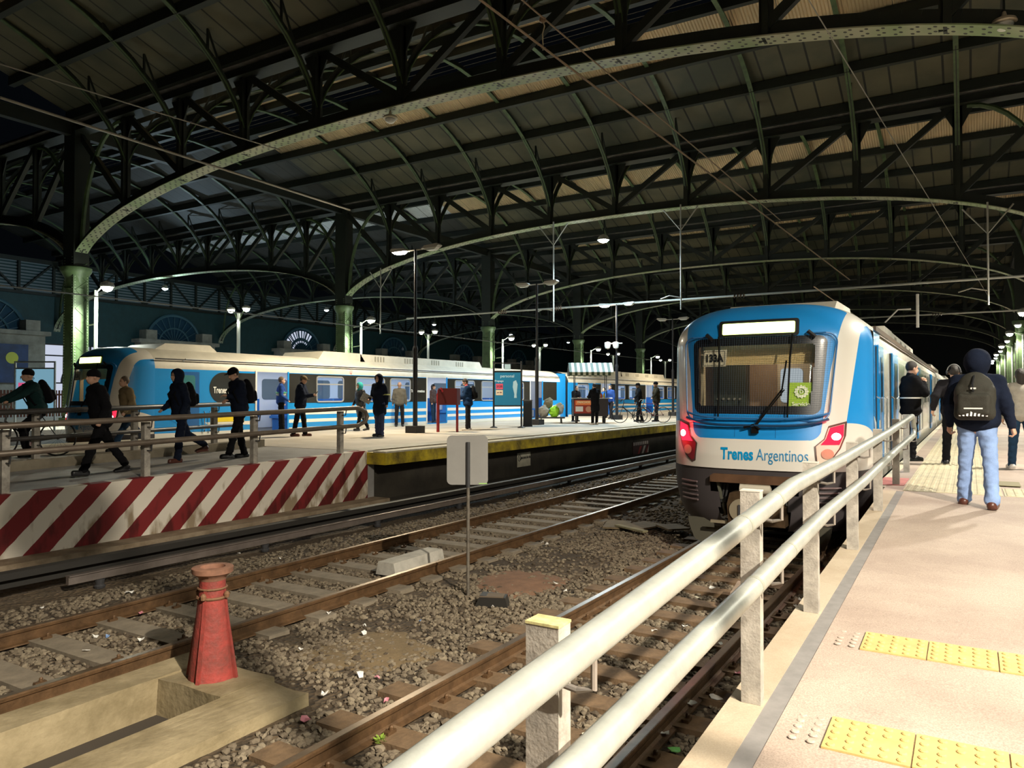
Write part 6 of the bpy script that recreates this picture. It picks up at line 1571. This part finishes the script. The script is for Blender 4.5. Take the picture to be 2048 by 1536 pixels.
NAVY = fabric('navy', (.012, .018, .04)); BLK = fabric('black', (.009, .009, .011)); BLK2 = fabric('charcoal', (.022, .02, .024)); TAN = fabric('tan', (.30, .22, .12)); DEN = fabric('denim', (.36, .52, .90)); DEND = fabric('dark_denim', (.025, .06, .12)); GREY = fabric('grey', (.16, .15, .13)); BLU = fabric('blue', (.03, .09, .36)); OLV = fabric('olive', (.045, .035, .018)); CRM = fabric('cream', (.55, .5, .42)); TEALF = fabric('teal', (.05, .45, .45)); DGR = fabric('dark_green', (.015, .05, .05)); KHA = fabric('khaki_dark', (.05, .04, .03))
BRS = mat('brown_leather', (.09, .03, .02), .35); WHS = mat('pale_shoe', (.55, .5, .45), .6)
def gp(px, py, z=ZP): p = at(px, py, z=z); return (p.x, p.y, z)
def xp(px, X, z=ZP): p = at(px, 800, x=X); return (X, p.y, z)
# --- near platform people
JZ = zr(9.6)
p = on_ramp(1952, 1012, zr)
jeans = person('person in a dark hooded jacket and pale blue jeans walking away on the near ramp', (p.x+.02, p.y, zr(p.y)), -6, 1.64, dict(legs=((10, 4), (-9, 6)), hands=((-.29, .06, .92), (.37, -.02, .80)), lean=4, bulk=1.12, curl=.9, spread=5), dict(jacket=NAVY, trousers=DEN, hat='hood', hatm=NAVY, shoes=BRS, flare=.09, puff=1.08, hood=1.18), .010)
JB = backpack(jeans, mat('pack_olive', (.022, .02, .013), .8, bump=.3, bscale=120), 'large dark olive backpack with reflective strips on the person in pale jeans', w=.40, hgt=.50, dp=.17, drop=.03, off=.145)
c = jeans['pel']+jeans['up']*.27-jeans['fw']*(.145+.17+.045); T = jeans['T']
for k in range(8):
    x = -.13+k*.037; q = c+jeans['rt']*x-jeans['up']*.185-jeans['fw']*(.038-.03*abs(x/.13)**2); MB().box(T(q), (.018, .01, .05), Matrix.Rotation(.15, 3, 'Y')).build('reflective_strip', mat('reflective', (.85, .85, .85), .3), JB)
MB().box(T(c-jeans['up']*.125-jeans['fw']*.045), (.17, .008, .014)).build('white_label', WHITE, JB); MB().box(T(c+jeans['up']*.1-jeans['fw']*.04), (.05, .006, .016)).build('emblem', WHITE, JB)
MB().tube([T(c+jeans['up']*.25+jeans['fw']*.04), T(c+jeans['up']*.15-jeans['rt']*.01-jeans['fw']*.03), T(c+jeans['up']*.06-jeans['fw']*.04)], .01, 6).build('zip', BLACK, JB)
guard = person('person in a black padded coat with white reflective band beside the near train door', gp(1822, 921), -62, 1.76, dict(legs=((2, 0), (-3, 0)), hands=((-.03, .20, 1.40), (.05, .21, 1.39)), poles=((-.5, .15, -1), (.5, .15, -1)), lean=0, curl=1.1, head=(0, -8)), dict(jacket=BLK, trousers=BLK, coat=.22, puff=1.12, shoes=mat('polished_black', (.008, .008, .008), .12), hat='hair', skin=0), .011)
g_ = guard; b = MB()
pts = []
for k in range(30):
    a = 2*PI*k/30; q = g_['pel']+g_['up']*.16+v3(.226*math.cos(a), .18*math.sin(a), 0); pts.append(g_['T'](q))
b = MB(); vs = [(x*1.01, y*1.01, z+dz) for dz in (-.013, .013) for x, y, z in pts]; b.add(vs, [(k, (k+1) % 30, 30+(k+1) % 30, 30+k) for k in range(30)]).build('reflective_band', WHITE, g_['o'])
for a_ in guard['arms'][:]:
    e, w = a_[1], a_[2]; q = e+(w-e)*.15; d = (w-e)/np.linalg.norm(w-e); MB().tube([guard['T'](q-d*.012), guard['T'](q+d*.012)], .069, 16).build('sleeve_band', WHITE, g_['o'])
dark = person('person in a black jacket and cap with headphones walking away beside the near train', gp(1911, 930), 8, 1.67, dict(legs=((12, 6), (-8, 4)), hands=((-.34, .02, .98), (.3, .05, .9)), lean=6, bulk=1.08), dict(jacket=BLK2, trousers=BLK, coat=.16, hat='cap', hatm=BLK, puff=1.1), .012)
R = dark; T = R['T']; hb2 = MB(); hb2.tube([T(R['hc']+R['hr']*.105*math.cos(a)+R['hu']*(.02+.125*math.sin(a))) for a in [PI*k/14 for k in range(15)]], .008, 6); ph = hb2.build('headphones', mat('headphone_silver', (.5, .5, .5), .3, .6), label='silver headband headphones worn over the black cap by the near train', cat='headphones', loc=R['loc'], rz=rad(R['face']))
for sd in (-1, 1): MB().lathe(T(R['hc']+R['hr']*.105*sd), [(.01, -.02), (.035, -.012), (.035, .012), (.01, .02)], 14, axis='x').build('ear_cushion', BLACK, ph)
wj = person('person with long dark hair in a cream quilted jacket on the near platform', gp(2044, 938), 10, 1.58, dict(legs=((8, 2), (-10, 8)), hands=(None, None), lean=3), dict(jacket=CRM, trousers=DEND, coat=.14, hat='long', shoes=WHS, puff=1.05), .012)
# distant walkers on the near platform
person('person in pale clothes far away along the near train', (-.2, 30, ZP), 180, 1.7, dict(legs=((14, 4), (-14, 8))), dict(jacket=GREY, trousers=BLU, hat='hair'), .024)
# --- far ramp people (all walk towards the left of the picture = -Y side)
WALK = dict(legs=((26, 8), (-20, 14)), lean=6)
def fr(px, X): q = at(px, 800, x=X); return (X, q.y, zl(q.y))
person('person in a black coat and cap striding down the far ramp beside the striped wall', fr(203, -12.1), 172, 1.72, dict(legs=((24, 4), (-26, 10)), hands=((-.25, .12, .92), (.26, -.02, .84)), lean=10, foot=(8, -15)), dict(jacket=BLK, trousers=BLK, coat=.2, puff=1.12, hat='beanie', hatm=BLK), .013)
h1 = person('person in a navy hooded jacket walking down the far ramp, hand near the rail', fr(362, -12.8), 170, 1.72, dict(legs=((10, 4), (-24, 34)), hands=((-.26, .1, .92), (.30, .22, 1.0)), lean=6), dict(jacket=NAVY, trousers=NAVY, coat=.2, hat='hood', hatm=NAVY, puff=1.1, shoes=BRS), .013)
backpack(h1, BLK, 'black backpack on the person in the navy hooded jacket on the far ramp', h=.018)
h2 = person('person in a black cap and tracksuit walking down the far ramp with folded hand', fr(480, -12.3), 168, 1.78, dict(legs=((22, 6), (-6, 10)), hands=((.0, .24, 1.2), (.06, .22, 1.12)), lean=8, head=(0, -22)), dict(jacket=NAVY, trousers=BLK, coat=.16, hat='cap', hatm=BLK, puff=1.02, shoes=BLACK), .012)
backpack(h2, BLK, 'black backpack on the person in the black cap on the far ramp', h=.018)
person('person in a tan jacket striding on the far platform in front of the train nose', (-15.4, at(258, 800, x=-15.4).y, ZP), 172, 1.64, dict(legs=((28, 4), (-30, 14)), hands=((-.25, .2, .95), (.24, -.05, .9)), lean=8), dict(jacket=TAN, trousers=DEND, hat='hair', hatm=HAIRG, shoes=BLACK, puff=1.1), .016)
# cyclist
cyp = (-15.3, at(78, 800, x=-15.3).y, ZP)
cyc = person('person in a beanie and dark green jacket riding a bicycle at the far left', cyp, 176, 1.74, dict(legs=((52, 62), (30, 44)), hands=((-.2, .62, 1.12), (.2, .62, 1.12)), poles=((-1, -.2, -1), (1, -.2, -1)), lean=17, curl=1.0), dict(jacket=DGR, trousers=BLK, hat='beanie', hatm=BLK), .014)
backpack(cyc, BLK, 'black backpack on the person riding the bicycle at the far left', h=.018)
def bicycle(label, loc, rz, m=BLACK, drop=False, pale=False, group=None):
    t = thing('bicycle', label, 'bicycle', loc, rz, group); L_ = .52
    for y in (-L_, L_):
        w = MB(); w.tube([(0, y+.335*math.cos(a), .345+.335*math.sin(a)) for a in [2*PI*k/36 for k in range(36)]], .016, 6, closed=True); w.lathe((0, y, .345), [(.02, -.04), (.03, 0), (.02, .04)], 8, axis='x')
        for k in range(16): a = 2*PI*k/16; w.tube([(0, y, .345), (0, y+.33*math.cos(a), .345+.33*math.sin(a))], .0018, 3, cap=False)
        w.build('wheel', RUBBER, t)
    f = MB(); bb = (0, -.08, .3); st = (0, -.2, .82); hd = (0, .36, .86); hl = (0, .4, .7)
    for a, b_, r in ((bb, st, .016), (st, hd, .015), (bb, hl, .018), (bb, (0, -L_, .345), .011), (st, (0, -L_, .345), .010), (hd, hl, .018), (hl, (0, L_, .345), .013)): f.tube([a, b_], r, 8)
    f.build('frame', m, t)
    MB().tube([(-.27, .42, 1.0) if not drop else (-.2, .5, .92), (-.22, .42, 1.02), (0, .36, 1.0), (.22, .42, 1.02), (.27, .42, 1.0) if not drop else (.2, .5, .92)], .013, 6).tube([(0, .36, .86), (0, .36, 1.0)], .014, 6).build('handlebar', STEEL if pale else BLACK, t)
    MB().prism([(-.02, -.08+.0), (.02, -.08), (.07, -.3), (-.07, -.3)], .93, .97, 2).tube([(0, -.2, .82), (0, -.22, .94)], .013, 6).build('saddle', BLACK, t)
    MB().lathe((.05, -.08, .3), [(.09, -.004), (.09, .004)], 18, axis='x').tube([(.07, -.08, .3), (.07, .02, .18)], .01, 6).tube([(-.07, -.08, .3), (-.07, -.18, .42)], .01, 6).build('crank', CHROME, t)
    for x, y, z in ((.11, .02, .18), (-.11, -.18, .42)): MB().box((x, y, z), (.08, .06, .02)).build('pedal', BLACK, t)
    return t
bicycle('dark bicycle ridden by the person in the beanie at the far left', (cyp[0], cyp[1]-.18, ZP), rad(176), BLACK, pale=True)
# --- far platform people
PH = mat('phone_dark', (.02, .02, .03), .2)
def phone(R, label):
    w = (R['arms'][0][2]+R['arms'][1][2])/2*.0+R['arms'][1][2]; d = w-R['arms'][1][1]; d /= np.linalg.norm(d); q = world(R, w+d*.10+v3(0, .0, .03))
    MB().box((0, 0, 0), (.075, .012, .15), Matrix.Rotation(-.7, 3, 'X')).build('phone', PH, loc=q, rz=rad(R['face']), label=label, cat='phone')
a = person('person in a blue and green work vest standing in the first lit train doorway', (-19.02, at(562, 800, x=-19.02).y, ZP+.013), -40, 1.74, dict(legs=((0, 0), (4, 0)), hands=((-.28, .1, .9), (.2, .2, 1.0)), lean=0), dict(jacket=BLU, trousers=BLK, hat='hair', hatm=HAIRG), .018)
soft('work_vest', [('ell', a['T'](a['pel']+a['up']*.28), (.2, .155, .2), None, .04), ('ell', a['T'](a['pel']+a['up']*.08), (.192, .152, .16), None, .04)], .018, mat('vest_grey', (.3, .32, .25), .7), a['o']); MB().tube([a['T'](a['pel']+a['up']*.3+v3(.205*math.cos(t_), .16*math.sin(t_), 0)) for t_ in [2*PI*k/20 for k in range(20)]], .02, 4, closed=True).build('green_band', mat('vest_green', (.05, .4, .15), .6), a['o'])
a = person('person in a tan cap and navy jacket looking at a phone near the train doorway', (-16.6, at(601, 800, x=-16.6).y, ZP), -60, 1.74, dict(legs=((8, 2), (-10, 2)), hands=((-.04, .38, 1.18), (.06, .38, 1.2)), lean=4, head=(0, -15)), dict(jacket=NAVY, trousers=BLK, coat=.2, puff=1.12, hat='cap', hatm=TAN, shoes=BRS), .016)
phone(a, 'phone held by the person in the tan cap')
a = person('person in a teal scarf and long black puffer coat walking on the far platform', (-17.4, at(722, 800, x=-17.4).y, ZP), 165, 1.58, dict(legs=((18, 6), (-20, 10)), hands=((-.28, .1, .88), (.2, .2, .95)), lean=4), dict(jacket=mat('puffer_black', (.012, .012, .014), .3, bump=.6, bscale=14), trousers=BLK, coat=.4, puff=1.18, hat='hood', hatm=TEALF, shoes=BLACK), .018)
a = person('person in a long navy hooded coat holding a newspaper on the far platform', xp(759, -14.6), 178, 1.76, dict(legs=((4, 0), (-4, 2)), hands=((-.3, .02, .9), (.16, .26, 1.06)), lean=2), dict(jacket=NAVY, trousers=mat('cloth_navy2', (.02, .03, .09), .8), coat=.3, puff=1.1, hat='hood', hatm=NAVY, shoes=BLACK, flare=.09), .014)
MB().box(a['T'](a['arms'][0][1]+v3(-.0, .0, .03)), (.17, .15, .035)).build('sleeve_band', mat('band_yellow', (.7, .75, .3), .4), a['o'])
q = world(a, a['arms'][1][2]+v3(.05, .06, .02)); MB().box((0, 0, 0), (.04, .30, .24), Matrix.Rotation(.5, 3, 'X')).box((0, .0, .0), (.045, .2, .02), Matrix.Rotation(.5, 3, 'X')).build('newspaper', mat('newsprint', (.42, .40, .36), .8, var=.6, vscale=30), loc=q, rz=rad(150), label='folded newspaper held by the person in the long navy coat', cat='newspaper')
person('person with short hair in a grey jacket seen from behind beside the far train', (-18.6, at(799, 800, x=-18.6).y, ZP), 40, 1.66, dict(legs=((0, 0), (5, 0)), lean=2), dict(jacket=GREY, trousers=BLK2, hat='hair', hatm=mat('hair_bald', (.35, .22, .17), .5), coat=.16, puff=1.1), .02)
person('person in dark patterned clothes standing inside the second lit train doorway', (-19.75, at(866, 800, x=-19.75).y, 1.1), -80, 1.62, dict(legs=((0, 0), (6, 0)), lean=0), dict(jacket=mat('pattern_dark', (.10, .05, .04), .8, var=.8, vscale=25), trousers=DEND, hat='long'), .02)
a = person('person in a navy parka and red scarf looking at a phone by the red box', (-14.6, at(936, 800, x=-14.6).y, ZP), 125, 1.74, dict(legs=((2, 0), (-2, 0)), hands=((-.04, .34, 1.12), (.1, .30, 1.05)), lean=3, head=(0, -32)), dict(jacket=fabric('parka', (.015, .045, .12)), trousers=BLK2, coat=.2, puff=1.15, hat='hair', shoes=WHS), .015)
phone(a, 'phone held by the person in the navy parka'); backpack(a, BLK, 'black backpack on the person in the navy parka', h=.018)
soft('scarf', [('cap', a['T'](a['neck']+v3(-.06, .02, .02)), a['T'](a['neck']+v3(.06, .02, .02)), .06, .06)], .018, mat('scarf_red', (.5, .05, .06), .8), a['o'])
vx, vy = cx, cy
def near_cart(px, X): return (X, at(px, 800, x=X).y, ZP)
person('person in a black jacket serving behind the food cart', near_cart(1150, -15.5), -120, 1.62, dict(legs=((0, 0), (0, 0)), hands=((-.1, .36, 1.15), (.1, .36, 1.15)), lean=10), dict(jacket=BLK2, trousers=BLK, hat='hair'), .02)
person('person in a long black coat buying at the food cart', near_cart(1190, -13.2), 60, 1.66, dict(legs=((0, 0), (4, 0)), hands=((-.15, .34, 1.18), (.12, .3, 1.1)), lean=3), dict(jacket=BLK, trousers=BLK, hat='hair', coat=.35, puff=1.05, shoes=WHS), .018)
a = person('person in a blue jacket with a white reflective band walking behind the food cart', near_cart(1222, -15.9), 160, 1.72, dict(legs=((14, 4), (-12, 6)), lean=3), dict(jacket=BLU, trousers=BLK2, hat='hair', hatm=HAIRM, puff=1.12), .022)
MB().tube([a['T'](a['pel']+a['up']*.12+v3(.218*math.cos(t_), .175*math.sin(t_), 0)) for t_ in [2*PI*k/20 for k in range(20)]], .018, 4, closed=True).build('reflective_band', WHITE, a['o'])
person('person in a bright blue jacket half hidden beside the reflective blue jacket', near_cart(1210, -16.6), 160, 1.6, dict(legs=((10, 4), (-12, 6)), lean=6), dict(jacket=fabric('bright_blue', (.02, .16, .6)), trousers=BLK2, hat='hair'), .024)
c1 = near_cart(1278, -12.9); c2_ = near_cart(1313, -12.2)
person('person in a black cap and jumper pushing the left of two bicycles', c1, 130, 1.74, dict(legs=((10, 4), (-10, 6)), hands=((-.42, .38, 1.02), (.25, .1, .9)), lean=3), dict(jacket=BLK, trousers=BLK, hat='cap', hatm=BLK), .018)
person('person in an olive jacket with a beanie pushing the right of two bicycles', c2_, 130, 1.78, dict(legs=((6, 0), (-4, 2)), hands=((-.42, .36, 1.02), (.28, .05, .88)), lean=2), dict(jacket=OLV, trousers=BLK2, hat='beanie', hatm=BLK, coat=.18, puff=1.1), .018)
bicycle('black racing bicycle pushed by the person in the black cap', near_cart(1264, -12.55), rad(118), BLACK, drop=True)
bicycle('dark red racing bicycle pushed by the person in the olive jacket', near_cart(1303, -11.85), rad(128), mat('frame_maroon', (.12, .02, .03), .3), drop=True, pale=True)
# bags on the trolley
for i, (x, y, z, r, m, lab) in enumerate(((-.3, 0, .5, .26, CRM, 'pale sack at the bottom of the trolley pile'), (.15, -.08, .48, .24, mat('bag_lime', (.35, .75, .03), .5), 'lime green bag hanging on the front of the trolley'), (.35, .1, .6, .25, mat('bag_white', (.6, .62, .62), .5), 'white plastic bag at the right of the trolley pile'), (-.1, .1, .85, .22, fabric('sack', (.35, .3, .2)), 'beige sack on top of the trolley pile'))):
    q = Matrix.Translation((px_, py_, ZP)) @ Matrix.Rotation(rad(31), 4, 'Z') @ Vector((x, y, z))
    soft('bag', [('ell', (0, 0, 0), (r, r*.8, r*1.0), None, .03), ('ell', (.05, 0, r*.8), (r*.4, r*.4, r*.35))], .03, m, None, wrinkle=.05, wscale=7, loc=q, label=lab+' beside the food cart', cat='bag')
